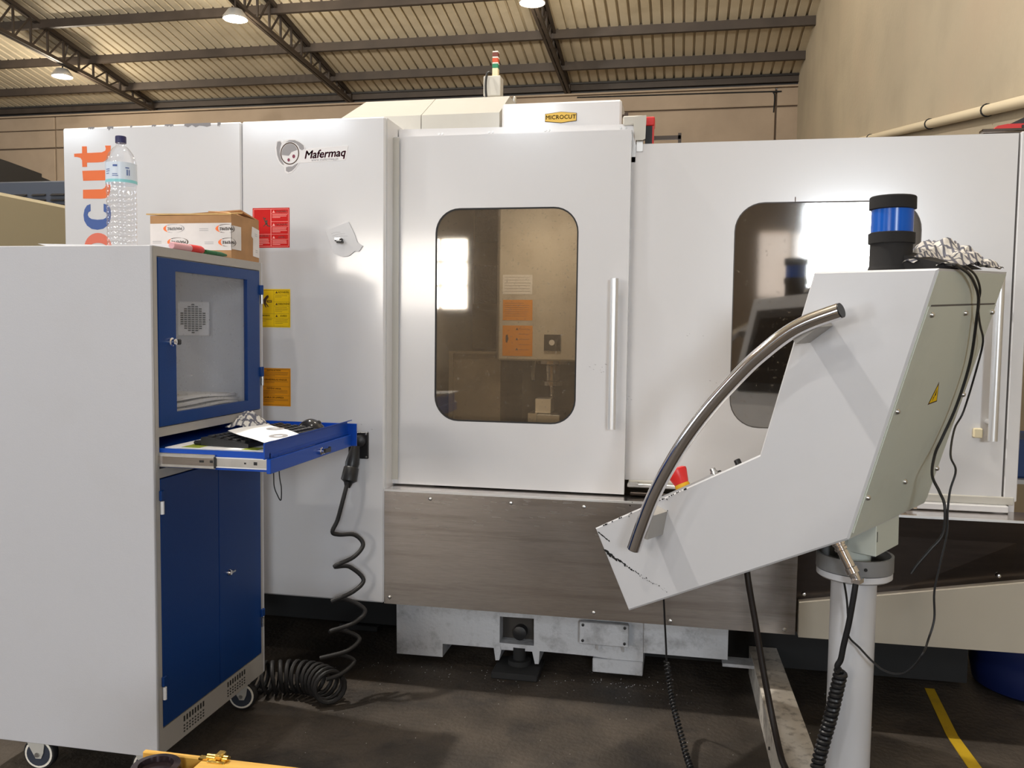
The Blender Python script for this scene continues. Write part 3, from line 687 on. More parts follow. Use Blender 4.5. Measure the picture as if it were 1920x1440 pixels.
# dealer sticker
def ell(cx, cz, rx, rz, n=28, rot=0, a0=0, a1=360):
    out = []
    for k in range(n + (1 if a1 - a0 < 360 else 0)):
        a = math.radians(a0 + (a1 - a0) * k / n); x_ = rx * math.cos(a); z_ = rz * math.sin(a)
        out.append((cx + x_ * math.cos(rot) - z_ * math.sin(rot), cz + x_ * math.sin(rot) + z_ * math.cos(rot)))
    return out
sx = lambda u: -1.642 + u / 725 * .310   # px of the close view to metres
def S(u, v): return (-1.6415 + (u - 100) * .000425, 2.2145 - (v - 105) * .000425)
stk = P_('dealer_sticker', MB().prism([S(*p) for p in ((118, 110), (150, 106), (165, 128), (200, 106), (260, 96), (320, 112), (375, 145), (405, 180), (400, 203), (440, 196), (836, 178), (806, 313), (380, 326), (345, 326), (300, 385), (262, 418), (220, 428), (192, 408), (186, 365), (140, 330), (108, 270), (95, 200), (100, 130))], 3.2988, 3.3, 'y'), VINYLW, label='white dealer sticker with round grey emblem')
g = [('p', [S(*p) for p in ((118, 122), (150, 120), (160, 140), (148, 175), (142, 215), (148, 262), (165, 305), (190, 345), (165, 335), (135, 300), (115, 245), (108, 180))]),
     ('p', [S(*p) for p in ((200, 130), (240, 112), (295, 112), (345, 135), (385, 165), (393, 195), (370, 210), (345, 195), (335, 170), (310, 145), (275, 130), (240, 125))]),
     ('p', [S(*p) for p in ((205, 365), (230, 358), (270, 358), (310, 335), (335, 325), (300, 370), (265, 400), (230, 412), (205, 398))])]
g += [('p', [S(245 - 82 * math.cos(math.radians(a)), 236 - 92 * math.sin(math.radians(a))) for a in range(-8, 166, 8)] + [S(262, 222), S(235, 257)])]
print_block(stk, INKG, YS - .0003, g, 'emblem')
ring = MB(); ring.clean = False
o_ = [S(245 + 96 * math.cos(k * PI / 20), 236 + 105 * math.sin(k * PI / 20)) for k in range(40)]; i_ = [S(245 + 86 * math.cos(k * PI / 20), 236 + 95 * math.sin(k * PI / 20)) for k in range(40)]
ring.add([(p[0], YS - .0005, p[1]) for p in o_ + i_], [(k, (k + 1) % 40, 40 + (k + 1) % 40, 40 + k) for k in range(40)])
P_('emblem_ring', ring, INKB, stk)
print_block(stk, MAROON, YS - .0006, [('p', [S(285 + 15 * math.cos(a * PI / 6), 264 + 18 * math.sin(a * PI / 6)) for a in range(12)]), ('p', [S(233 + 13 * math.cos(a * PI / 6), 296 + 16 * math.sin(a * PI / 6)) for a in range(12)])], 'emblem_dot')
cx, cz = S(598, 250)
tm = text_mb('Mafermaq', .0445, lambda a, b: (cx + a, YS - .0004, cz + b + a * .035), bold=.0011, shear=.22, space=.98); P_('lettering', tm, MAROON, stk)
cx2, cz2 = S(600, 300)
tm = text_mb('www.mafermaq.pt', .0155, lambda a, b: (cx2 + a, YS - .0004, cz2 + b + a * .035)); P_('lettering', tm, INKG, stk)
# big vertical lettering "ocut" : crop pixel coords (x, y) of the 4.8x view of x 0..240, y 180..480
def V(x, y):   # to machine front plane
    px = x / 4.8; py = 180 + y / 4.8
    return (-2.625 + (px - 116.7 - (py - 237) * .0152) * .002406, 2.293 - (py - 237) * .002265 - (px - 116.7) * .00004)
def arcp(cx, cy, rx, ry, a0, a1, n=14): return [(cx + rx * math.cos(math.radians(a0 + (a1 - a0) * k / n)), cy + ry * math.sin(math.radians(a0 + (a1 - a0) * k / n))) for k in range(n + 1)]
def letter(name, polys, m):
    mb = MB()
    for p in polys: mb.prism([V(*q) for q in p], 3.2988, 3.3, 'y')
    P_('letter', mb, m, mc)
letter('t', [[(750, 437), (795, 437), (797, 497), (940, 492), (972, 478), (978, 460), (970, 433), (1024, 433), (1024, 470), (1015, 515), (990, 555), (950, 577), (900, 581), (797, 582), (797, 620), (753, 620), (750, 560), (735, 540), (705, 532), (676, 530), (674, 502), (751, 498)]], LORANGE)
letter('u', [[(752, 655), (1018, 649), (1018, 742), (970, 740), (760, 744)], [(758, 824), (940, 820), (968, 805), (976, 785), (975, 741), (1018, 741), (1018, 800), (1014, 850), (1000, 885), (970, 900), (930, 904), (758, 903)]], LORANGE)
o1 = arcp(893, 1048, 131, 133, -72, -288, 22); o1 = [(x_, y_) for x_, y_ in o1]
# c: open side towards the top (reading upwards)
outer_c = [(828, 952), (795, 965), (772, 1000), (762, 1050), (768, 1100), (795, 1145), (840, 1175), (895, 1182), (950, 1172), (995, 1140), (1018, 1095), (1024, 1040), (1018, 990), (995, 960), (955, 948)]
inner_c = [(955, 1018), (978, 1030), (986, 1052), (975, 1075), (950, 1088), (895, 1092), (840, 1086), (812, 1070), (801, 1048), (808, 1025), (830, 1014)]
letter('c', [[(828, 952), (795, 965), (772, 1000), (762, 1050), (801, 1048), (808, 1025), (830, 1014)], [(762, 1050), (768, 1100), (795, 1145), (840, 1175), (840, 1086), (812, 1070), (801, 1048)],
  [(840, 1175), (895, 1182), (950, 1172), (950, 1088), (895, 1092), (840, 1086)], [(950, 1172), (995, 1140), (1018, 1095), (1024, 1040), (986, 1052), (975, 1075), (950, 1088)], [(1024, 1040), (1018, 990), (995, 960), (955, 948), (955, 1018), (978, 1030), (986, 1052)]], LBLUE)
oo = arcp(900, 1345, 132, 135, 0, 360, 28)[:-1]; oi = arcp(900, 1345, 88, 45, 0, 360, 28)[:-1]
letter('o', [[oo[k], oo[(k + 1) % 28], oi[(k + 1) % 28], oi[k]] for k in range(28)], LCORAL)
# ---- interior labels and tool
def iplate(m_, x0, x1, z0, z1, ink, items, lab):
    o = P_('head_label', MB().box(x0, x1, 3.9488, 3.9502, z0, z1), m_, hd, lab)
hl = P_('spindle_label', MB().box(-.827, -.687, 3.9485, 3.9502, 1.501, 1.596), ORANGE, hd, 'orange text label on the spindle head')
hl2 = P_('spindle_label', MB().box(-.827, -.685, 3.9485, 3.9502, 1.335, 1.477), ORANGE, hd, 'orange warning label with pictogram')
hl3 = P_('spindle_label', MB().box(-.829, -.689, 3.9485, 3.9502, 1.622, 1.712), PAPER, hd, 'faded white table label')
mb = MB(); mb.clean = False; y = 3.948
def q(x0, x1, z0, z1): mb.add([(x0, y, z0), (x1, y, z0), (x1, y, z1), (x0, y, z1)], [(0, 1, 2, 3)])
for k in range(7): q(-.818, -.698 - random.random() * .03, 1.58 - k * .010, 1.5812 - k * .010)
for k in range(5): q(-.75, -.70, 1.46 - k * .024, 1.4615 - k * .024)
for k in range(3):
    zc = 1.462 - k * .047; mb.add([(-.765, y, zc - .006), (-.752, y, zc - .006), (-.7585, y, zc + .006)], [(0, 1, 2)])
mb.add([(-.812, y, 1.43), (-.803, y, 1.436), (-.798, y, 1.415), (-.805, y, 1.395), (-.812, y, 1.40)], [(0, 1, 2, 3, 4)])
for k in range(6): q(-.82, -.70, 1.635 + k * .013, 1.636 + k * .013)
P_('label_print', mb, INKB, hd)
P_('sensor_plate', MB().box(-.629, -.553, 3.94, 3.95, 1.362, 1.437), BLACK, hd)
P_('sensor_button', MB().cyl((-.592, 3.94, 1.40), (0, -1, 0), .013, .006, 18), PAPER, hd)
P_('spindle_nose', MB().lathe([(.085, .0), (.085, -.02), (.045, -.03), (.042, -.10), (.058, -.105), (.058, -.125), (.03, -.13), (.014, -.14), (.014, -.20)], (-.62, 4.15, 1.315), 24), CHROME, hd, 'chrome spindle nose with tool holder')
P_('coolant_nozzle', MB().tube([(-.70, 4.1, 1.31), (-.705, 4.08, 1.24), (-.70, 4.07, 1.215)], .008, 8), ZINC, hd)
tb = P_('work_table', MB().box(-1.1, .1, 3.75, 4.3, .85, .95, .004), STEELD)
P_('workpiece', MB().box(-.677, -.601, 4.0, 4.1, 1.066, 1.134, .002), ALU, tb)
P_('vise', MB().box(-.70, -.55, 3.95, 4.15, .95, 1.064, .004).box(-.70, -.66, 3.94, 4.15, 1.03, 1.07), ZINC, tb)
P_('chip_pile', MB().box(-1.0, -.75, 3.8, 4.2, .95, .955), CHIPM, tb)
# fill light added inside the enclosure to brighten the spindle head
d = bpy.data.lights.new('interior_fill', 'AREA'); d.shape = 'RECTANGLE'; d.size = .5; d.size_y = .08; d.energy = 3.2; d.color = (1, .93, .84)
o = bpy.data.objects.new('interior_fill', d); COL.objects.link(o); o.location = (-.6, 3.55, 1.98); o.rotation_euler = (math.radians(40), 0, 0)
# ---- roof-top parts
P_('top_rail', MB().add([(-1.172, 3.46, 2.12), (-.2, 3.46, 2.12), (-.2, 3.46, 2.268), (-1.172, 3.46, 2.278), (-1.172, 3.52, 2.12), (-.2, 3.52, 2.12), (-.2, 3.52, 2.268), (-1.172, 3.52, 2.278)], [(0, 1, 2, 3), (7, 6, 5, 4), (0, 4, 5, 1), (1, 5, 6, 2), (2, 6, 7, 3), (3, 7, 4, 0)]), WHITE)
for x in (-1.0, -.985, -.79, -.775, -.56, -.545, -.26, -.24): P_('rail_screw', MB().lathe([(.005, 0), (.004, .003)], (x, 3.46, 2.254), 8, ax=(0, -1, 0)), ZINC)
hz = P_('drive_housing', MB().box(-.768, -.268, 3.6, 4.25, 2.18, 2.402, .008), WHITE)
hx = [(-.584, 2.353), (-.517, 2.360), (-.452, 2.353), (-.452, 2.321), (-.517, 2.314), (-.584, 2.321)]
np_ = P_('name_plate', MB().prism(hx, 3.5965, 3.6, 'y'), INKB, hz)
hx2 = [(-.582, 2.3515), (-.517, 2.3582), (-.454, 2.3515), (-.454, 2.3225), (-.517, 2.3158), (-.582, 2.3225)]
P_('plate_face', MB().prism(hx2, 3.595, 3.5966, 'y'), GOLD, hz)
P_('lettering', text_mb('MICROCUT', .0235, lambda a, b: (-.518 + a, 3.5945, 2.337 + b), bold=.0005, space=1.05), INKB, hz)
pr = [(3.7, 2.17), (3.7, 2.393), (3.92, 2.519), (4.4, 2.52), (4.4, 2.17)]
mb = MB(); mb.add([(-1.524, *p) for p in pr] + [(-1.153, *p) for p in pr], [(0, 1, 2, 3, 4), (9, 8, 7, 6, 5)] + [(i, (i + 1) % 5, 5 + (i + 1) % 5, 5 + i) for i in range(5)])
mb.v[2] = Vector((-1.49, 3.92, 2.519)); mb.v[3] = Vector((-1.49, 4.4, 2.52)); P_('column_cover', mb, CREAM)
mb = MB(); mb.add([(-1.150, *p) for p in pr] + [(-.80, *p) for p in pr], [(0, 1, 2, 3, 4), (9, 8, 7, 6, 5)] + [(i, (i + 1) % 5, 5 + (i + 1) % 5, 5 + i) for i in range(5)]); P_('column_cover', mb, CREAM)
# stack light
sb = P_('stack_light_box', MB().box(-.99, -.905, 4.2, 4.27, 2.60, 2.697, .003), CREAM)
P_('light_bracket', MB().prism([(-1.03, 2.52), (-.95, 2.52), (-.96, 2.56), (-1.0, 2.61), (-1.03, 2.60)], 4.25, 4.26, 'y').box(-.935, -.92, 4.22, 4.24, 2.5, 2.61), CREAM, sb)
sz = 2.697
for nm, m_, h_ in (('light_base', IVORY, .052), ('green_lens', LGREEN, .027), ('lens_ring', PVCC, .009), ('orange_lens', LRED, .027), ('lens_ring', PVCC, .009), ('red_lens', LREDD, .027), ('lens_ring', PVCC, .008)):
    P_(nm, MB().box(-.949, -.920, 4.21, 4.24, sz, sz + h_ * .76, .002), m_, sb); sz += h_ * .76
P_('light_cable', MB().tube(smoothpath([(-.955, 4.19, 2.71), (-.968, 4.18, 2.70), (-.972, 4.17, 2.64), (-.965, 4.17, 2.57), (-.955, 4.2, 2.50)]), .006, 8), BLACK, sb)
P_('grease_stand', MB().tube([(-.845, 4.25, 2.38), (-.845, 4.25, 2.58)], .007, 8).box(-.875, -.82, 4.23, 4.27, 2.53, 2.55).lathe([(.012, 0), (.012, .02), (.006, .03)], (-.845, 4.25, 2.575), 10), ZINC)
P_('roof_bracket', MB().box(-.76, -.70, 4.4, 4.43, 2.40, 2.53), CREAM)
# bracket and red cable chain at the top right of the door
P_('rail_bracket', MB().box(-.25, -.16, 3.44, 3.47, 2.262, 2.296, .004).prism([(-.212, 2.29), (-.160, 2.295), (-.162, 2.205), (-.172, 2.20), (-.198, 2.2), (-.204, 2.22)], 3.435, 3.44, 'y'), CREAM)
P_('roller_carriage', MB().box(-.215, -.20, 3.47, 3.5, 2.18, 2.26).box(-.196, -.172, 3.455, 3.49, 2.16, 2.215), ZINC)
cc = P_('cable_chain', MB().box(-.166, -.136, 3.5, 3.56, 2.17, 2.272, .002), BLACK)
P_('chain_cap', MB().box(-.167, -.13, 3.495, 3.565, 2.268, 2.303, .003).box(-.138, -.133, 3.498, 3.56, 2.19, 2.268), RED, cc)
P_('rear_handle', MB().box(-.30, -.03, 3.9, 3.915, 2.300, 2.316).box(-.30, -.03, 3.9, 3.915, 2.262, 2.280).box(-.042, -.028, 3.9, 3.915, 2.16, 2.326), mat('dark_bronze', (.035, .022, .014), .5))
P_('rear_pin', MB().box(-.266, -.258, 3.62, 3.64, 2.335, 2.345).box(-.258, -.243, 3.62, 3.64, 2.17, 2.352), mat('rusty_brown', (.06, .035, .022), .6))
P_('door_stop', MB().box(-.213, -.200, 3.455, 3.459, 2.14, 2.262), ZINC)
# right top rail with red end
tr_ = P_('top_carriage', MB().box(1.10, 1.6, 3.62, 3.66, 2.232, 2.243, .002).box(1.07, 1.4, 3.5, 3.55, 2.195, 2.203), STEELD)
P_('chain_cap', MB().prism([(1.15, 2.245), (1.165, 2.262), (1.2, 2.268), (1.55, 2.27), (1.55, 2.245)], 3.66, 3.7, 'y'), RED, tr_)
P_('chain_link', MB().prism([(1.205, 2.27), (1.30, 2.315), (1.55, 2.40), (1.55, 2.27)], 3.72, 3.75, 'y').box(1.25, 1.6, 3.655, 3.665, 2.246, 2.262), BLACK, tr_)
P_('sheet_scratch', MB().box(.405, .408, 3.4585, 3.46, 1.957, 1.975), INKB, label='small pen tick above the right window')
# socket on left enclosure
sk = P_('socket_plate', MB().box(-1.325, -1.24, 3.288, 3.3, .927, 1.036, .003), BLACK)
for x in (-1.317, -1.248):
    for z in (.935, 1.028): P_('plate_screw', MB().lathe([(.0045, 0), (.0035, .003)], (x, 3.288, z), 8, ax=(0, -1, 0)), ZINC, sk)
P_('socket_cap', MB().lathe([(.024, 0), (.026, .012), (.022, .03), (.008, .034)], (-1.275, 3.29, 1.0), 18, ax=(.3, -1, 0)), BLACK, sk)

# ================================================================== CABLE TO THE SOCKET
pc = thing('spiral_power_cable', 'black spiral cable hanging from the socket and coiled on the floor', 'cable', (-1.28, 3.2, 0))
part('plug', MB().lathe([(.016, 0), (.022, .03), (.028, .07), (.026, .085), (.03, .09), (.032, .14), (.018, .15), (.011, .17)], (-1.277, 3.25, .985), 16, ax=(-.12, -.25, -1)), BLACK, pc)
pts = [(-1.292, 3.20, .845), (-1.30, 3.17, .776), (-1.318, 3.16, .70), (-1.335, 3.15, .655), (-1.315, 3.17, .640), (-1.270, 3.22, .630), (-1.238, 3.23, .59), (-1.262, 3.19, .548), (-1.322, 3.14, .52),
       (-1.285, 3.20, .505), (-1.236, 3.23, .447), (-1.262, 3.18, .41), (-1.324, 3.12, .387), (-1.29, 3.18, .378), (-1.222, 3.21, .33), (-1.24, 3.14, .30), (-1.31, 3.07, .285), (-1.28, 3.12, .275),
       (-1.222, 3.15, .235), (-1.25, 3.09, .205), (-1.33, 3.02, .195), (-1.28, 3.08, .19), (-1.232, 3.12, .155), (-1.26, 3.06, .125), (-1.31, 3.03, .11)]
part('hanging_coil', MB().tube(smoothpath(pts, 6), .0085, 10), RUBBER, pc)
cp = coil([(-1.29, 3.03, .075), (-1.33, 3.07, .076), (-1.40, 3.11, .074), (-1.50, 3.12, .070), (-1.60, 3.09, .068), (-1.72, 3.10, .067), (-1.85, 3.12, .067)], .058, 19, 16)
part('floor_coil', MB().tube(cp, .0085, 8), RUBBER, pc)

# ================================================================== NOTE WITH MAGNET
nt_ = part('paper_note', MB().prism([(-1.423, 1.846), (-1.327, 1.882), (-1.30, 1.83), (-1.290, 1.80), (-1.266, 1.785), (-1.283, 1.762), (-1.30, 1.765), (-1.325, 1.745), (-1.352, 1.742), (-1.39, 1.756)], 3.294, 3.2955, 'y'), PAPER)
tag(nt_, 'torn white paper note held by a magnet on the white enclosure', 'note')
mb = MB()
for (a, b, c, d) in ((-1.40, 1.835, -1.36, 1.84), (-1.395, 1.825, -1.34, 1.835), (-1.385, 1.82, -1.33, 1.825)): mb.tube([(a, 3.2935, b), ((a + c) / 2, 3.2935, (b + d) / 2 + .003), (c, 3.2935, d)], .0004, 4)
part('handwriting', mb, INKG, nt_)
mg = part('magnet_clip', MB().box(-1.378, -1.348, 3.27, 3.294, 1.803, 1.815, .003).box(-1.366, -1.342, 3.262, 3.285, 1.795, 1.804, .002), BLACK)
tag(mg, 'small black and silver magnet pinning the torn note', 'magnet')
part('metal_face', MB().box(-1.376, -1.354, 3.268, 3.271, 1.806, 1.815, .001), ZINC, mg)

# ================================================================== COMPUTER CABINET
CX, CY0, CY1, CT = -1.564, 2.33, 3.03, 1.697
cb = thing('computer_cabinet', 'tall grey rolling computer cabinet with blue doors and a pulled-out blue drawer', 'cabinet', (-1.87, 2.68, 0))
def C_(n, mb, m, parent=cb, label=None): return part(n, mb, m, parent, label)
C_('side_panel', MB().box(-2.20, CX, CY0, CY0 + .012, .12, CT, .002), GREYP, label='blank grey side panel facing the camera')
C_('side_panel', MB().box(-2.20, CX, CY1 - .012, CY1, .12, CT, .002), GREYP)
C_('top_panel', MB().box(-2.198, CX - .021, CY0 + .013, CY1 - .013, CT - .012, CT - .001), GREYP)
C_('bottom_panel', MB().box(-2.198, CX - .021, CY0 + .013, CY1 - .013, .121, .135), GREYP)
C_('back_panel', MB().box(-2.20, -2.19, CY0 + .013, CY1 - .013, .136, 1.12), GREYP)
C_('shelf', MB().box(-2.188, CX - .03, CY0 + .014, CY1 - .014, 1.12, 1.13), GREYP)
C_('shelf', MB().box(-2.188, CX - .03, CY0 + .014, CY1 - .014, .99, 1.0), DARK)
# front frame in the plane X = CX (rails and stiles)
fr = MB()
xa, xb = CX - .02, CX
fr.box(xa, xb, CY0 + .0125, 2.361, .12, CT); fr.box(xa, xb, 3.004, CY1 - .0125, .12, CT)
fr.box(xa, xb, 2.361, 3.004, 1.668, CT); fr.box(xa, xb, 2.361, 3.004, 1.117, 1.145); fr.box(xa, xb, 2.361, 3.004, .99, 1.018); fr.box(xa, xb, 2.361, 3.004, .12, .20)
C_('front_frame', fr, FRAME)
# upper door
ud = MB(); yi0, yi1, zi0, zi1 = 2.455, 2.908, 1.186, 1.628
ud.box(CX - .012, CX + .002, 2.364, yi0, 1.148, 1.664); ud.box(CX - .012, CX + .002, yi1, 3.001, 1.148, 1.664)
ud.box(CX - .012, CX + .002, yi0, yi1, 1.148, zi0); ud.box(CX - .012, CX + .002, yi0, yi1, zi1, 1.664)
dr = C_('upper_door', ud, BLUE)
C_('door_pane', MB().box(CX - .010, CX - .006, yi0 - .004, yi1 + .004, zi0 - .004, zi1 + .004), GLASS_C, dr)
C_('door_lock', MB().lathe([(.014, 0), (.014, .006), (.010, .008), (.010, .018), (.006, .02)], (CX + .002, 2.425, 1.407), 16, ax=(1, 0, 0)), CHROME, dr)
C_('lock_key', MB().box(CX + .016, CX + .019, 2.425, 2.452, 1.400, 1.414).box(CX + .012, CX + .02, 2.44, 2.458, 1.398, 1.416, .003), BLACK, dr)
for z in (1.595, 1.288):
    C_('hinge', MB().box(CX, CX + .009, 2.998, 3.022, z - .018, z + .018, .002).cyl((CX + .006, 3.012, z - .018), (0, 0, 1), .006, .036, 10), BLUE, dr)
    C_('hinge_pin', MB().cyl((CX + .006, 3.012, z - .052), (0, 0, 1), .0055, .034, 10), ZINC, dr)
# lower doors
ld = C_('lower_door', MB().box(CX - .012, CX + .001, 2.364, 2.698, .204, .986, .001), BLUE)
ld2 = C_('lower_door', MB().box(CX - .012, CX + .001, 2.702, 3.001, .204, .986, .001), BLUE)
C_('door_lock', MB().lathe([(.012, 0), (.012, .006), (.008, .012)], (CX + .001, 2.762, .585), 14, ax=(1, 0, 0)), CHROME, ld2)
C_('lock_key', MB().box(CX + .01, CX + .014, 2.765, 2.79, .582, .588), ZINC, ld2)
for z in (.335,):
    C_('hinge', MB().box(CX, CX + .009, 2.995, 3.018, .345, .375, .002), BLUE, ld2); C_('hinge_pin', MB().cyl((CX + .006, 3.006, .305), (0, 0, 1), .0055, .036, 10), ZINC, ld2)
for z in (.92, .335):
    C_('hinge', MB().box(CX, CX + .009, 2.355, 2.372, z - .0, z + .032, .002), BLUE, ld); C_('hinge_pin', MB().cyl((CX + .006, 2.364, z - .042), (0, 0, 1), .006, .04, 10), PAPER, ld, 'white plastic hinge sleeve')
# louvre slots in the bottom rail: two arrays
for ya, yb in ((2.47, 2.60), (2.745, 2.88)):
    for j in range(4):
        for i in range(8):
            y = ya + (yb - ya) * (i + .5) / 8 + (j - 1.5) * .0; z = .180 - j * .010
            if j == 0: m_ = MB().box(CX - .001, CX + .0012, y - .004, y + .003, z - .009, z + .009)
            else: m_ = MB().box(CX - .001, CX + .0012, y - .0045, y + .002, z - .014, z - .0095)
            C_('vent_slot', m_, DARK)
# fan grille on the inside of the far side panel
fg = C_('fan_grille', MB().box(-1.905, -1.775, 3.006, 3.016, 1.42, 1.55, .003), VINYLW)
for i in range(7):
    for j in range(14):
        x = -1.84 + (i - 3) * .0155; z = 1.485 + (j - 6.5) * .0082
        if (x + 1.84) ** 2 + (z - 1.485) ** 2 < .0545 ** 2:
            C_('grille_slot', MB().box(x - .0055, x + .0055, 3.004, 3.0065, z - .0024, z + .0024), DARK, fg)
# drawer
FX = -1.188
dt = MB(); dt.box(CX - .4, FX - .013, 2.375, 2.985, 1.075, 1.078)
dw = C_('drawer', dt, BLUED)
C_('drawer_side', MB().box(CX - .4, FX - .014, 2.366, 2.372, 1.024, 1.082), BLUED, dw); C_('drawer_side', MB().box(CX - .4, FX + .02, 2.978, 2.984, 1.024, 1.106), BLUED, dw)
C_('drawer_front', MB().box(FX - .014, FX, 2.345, 2.991, 1.022, 1.066, .0015), BLUED, dw)
C_('drawer_lip', MB().prism([(FX - .018, 1.066), (FX - .014, 1.066), (FX - .014, 1.112), (FX + .004, 1.118), (FX + .004, 1.121), (FX - .018, 1.114)], 2.335, 2.975, 'y'), BLUED, dw)
sl1 = C_('drawer_slide', MB().box(-1.565, -1.376, 2.355, 2.366, 1.026, 1.070, .002), ZINC, dw, 'outer zinc slide member')
C_('slide_groove', MB().box(-1.565, -1.379, 2.3535, 2.3552, 1.036, 1.060), STEEL, dw)
C_('drawer_slide', MB().box(-1.385, -1.203, 2.358, 2.364, 1.032, 1.064, .001), ZINC, dw, 'inner zinc slide member')
C_('slide_edge', MB().box(-1.376, -1.203, 2.3565, 2.358, 1.061, 1.064).box(-1.376, -1.203, 2.3565, 2.358, 1.032, 1.035), PAPER, dw)
C_('slide_slot', MB().box(-1.425, -1.41, 2.353, 2.3536, 1.046, 1.053).box(-1.390, -1.380, 2.353, 2.3545, 1.046, 1.054).box(-1.249, -1.238, 2.357, 2.3585, 1.044, 1.054).box(-1.28, -1.274, 2.357, 2.3585, 1.046, 1.051).box(-1.377, -1.372, 2.352, 2.358, 1.03, 1.064), BLACK, dw)
C_('drawer_lock', MB().lathe([(.013, 0), (.013, .006), (.009, .008), (.009, .016)], (FX, 2.70, 1.043), 14, ax=(1, 0, 0)), CHROME, dw)
C_('lock_key', MB().box(FX + .016, FX + .02, 2.70, 2.745, 1.036, 1.05, .001).box(FX + .012, FX + .018, 2.74, 2.75, 1.034, 1.052), BLACK, dw)
# casters
def caster(x, y, rot, lab=None):
    T = Matrix.Translation((x, y, 0)) @ Matrix.Rotation(rot, 4, 'Z')
    w_ = MB(T).lathe([(.03, -.013), (.052, -.013), (.055, -.009), (.055, .009), (.052, .013), (.03, .013)], (0, 0, .055), 28, ax=(0, 1, 0))
    cs = C_('caster', MB(T).box(-.04, .04, -.04, .04, .113, .12).prism([(-.045, .118), (.028, .118), (.02, .06), (.012, .042), (-.006, .042), (-.03, .085)], -.021, -.018, 'y').prism([(-.045, .118), (.028, .118), (.02, .06), (.012, .042), (-.006, .042), (-.03, .085)], .018, .021, 'y'), CREAM)
    C_('wheel', w_, RUBBER, cs); C_('wheel_ring', MB(T).lathe([(.043, -.015), (.047, -.015), (.047, .015), (.043, .015)], (0, 0, .055), 28, ax=(0, 1, 0)), PVCC, cs)
    C_('wheel_hub', MB(T).cyl((0, -.0165, .055), (0, 1, 0), .040, .033, 24), SLATE, cs); C_('axle', MB(T).cyl((0, -.025, .055), (0, 1, 0), .008, .05, 10), ZINC, cs)
caster(-2.035, 2.40, .1); caster(-1.615, 2.95, .15); caster(-2.13, 2.93, 0); caster(-1.64, 2.40, 0)

# things on and in the cabinet
# bottle
bx, by = -1.756, 2.47
bt = thing('water_bottle', 'clear plastic water bottle with navy cap standing on the cabinet', 'bottle', (bx, by, CT))
prof = [(.038, 0), (.043, .006)]
z = .012
for k in range(11):
    prof += [(.0445, z), (.0452, z + .006), (.0428, z + .013)]; z += .0165
prof += [(.0450, z + .004), (.0455, z + .012), (.0452, z + .075), (.0440, z + .085), (.037, z + .105), (.024, z + .123), (.0155, z + .130), (.0145, z + .134), (.0145, z + .142)]
ZT = z
part('bottle_body', MB().lathe(prof, (bx, by, CT), 32), PETM, bt)
part('bottle_label', MB().lathe([(.0462, ZT + .012), (.0464, ZT + .075)], (bx, by, CT), 32), LABELW, bt)
part('label_band', MB().lathe([(.0466, ZT + .013), (.0466, ZT + .022)], (bx, by, CT), 32), TEAL, bt)
def around(ang, zz, r=.0469): return (bx + r * math.cos(ang), by + r * math.sin(ang), CT + zz)
mb = MB(); mb.clean = False
for (a0, a1, z0, z1) in ((-2.1, -1.75, .045, .047), (-2.1, -1.75, .051, .053), (-2.1, -1.8, .038, .040), (-1.55, -1.15, .031, .033), (-1.55, -1.2, .036, .038), (-1.5, -1.2, .060, .066), (-.62, -.55, .034, .052), (-.48, -.42, .034, .052), (-.7, -.45, .056, .059)):
    vs = [around(a0 + (a1 - a0) * k / 4, ZT + zz) for zz in (z0, z1) for k in range(5)]
    mb.add(vs, [(k, k + 1, 6 + k, 5 + k) for k in range(4)])
part('label_print', mb, LBLUE, bt)
part('cap', MB().lathe([(.0165, ZT + .140), (.0165, ZT + .158), (.0155, ZT + .161)], (bx, by, CT), 24), CAPN, bt)
# cardboard box
kb = thing('cardboard_box', 'open cardboard box wrapped in printed white tape on the cabinet top', 'box', (-1.73, 2.93, CT))
BX0, BX1, BY0, BY1, BZ = -1.895, -1.577, 2.825, 3.028, 1.852
c_ = MB(); t_ = .004
c_.box(BX0, BX1, BY0, BY0 + t_, CT, BZ).box(BX0, BX1, BY1 - t_, BY1, CT, BZ).box(BX0, BX0 + t_, BY0 + t_, BY1 - t_, CT, BZ).box(BX1 - t_, BX1, BY0 + t_, BY1 - t_, CT, BZ).box(BX0 + t_, BX1 - t_, BY0 + t_, BY1 - t_, CT, CT + t_)
part('carton', c_, CARD, kb)
part('flap', MB().add([(BX0 - .012, BY0 - .006, BZ + .002), (BX1, BY0 - .002, BZ - .001), (BX1 - .01, BY0 + .10, BZ + .016), (BX0, BY0 + .10, BZ + .012), (BX0 - .012, BY0 - .006, BZ + .007), (BX1, BY0 - .002, BZ + .004), (BX1 - .01, BY0 + .10, BZ + .021), (BX0, BY0 + .10, BZ + .017)],
   [(0, 1, 2, 3), (7, 6, 5, 4), (0, 4, 5, 1), (1, 5, 6, 2), (2, 6, 7, 3), (3, 7, 4, 0)]), CARDL, kb, 'lighter front flap edge')
part('flap', MB().add([(BX1 - .001, BY0, BZ), (BX1 - .001, BY1, BZ), (BX1 - .07, BY1 - .03, BZ + .028), (BX1 - .10, BY0 + .02, BZ + .012), (BX1 - .001, BY0, BZ + .004), (BX1 - .001, BY1, BZ + .004), (BX1 - .07, BY1 - .03, BZ + .034), (BX1 - .10, BY0 + .02, BZ + .016)],
   [(0, 1, 2, 3), (7, 6, 5, 4), (0, 4, 5, 1), (1, 5, 6, 2), (2, 6, 7, 3), (3, 7, 4, 0)]), CARD, kb)
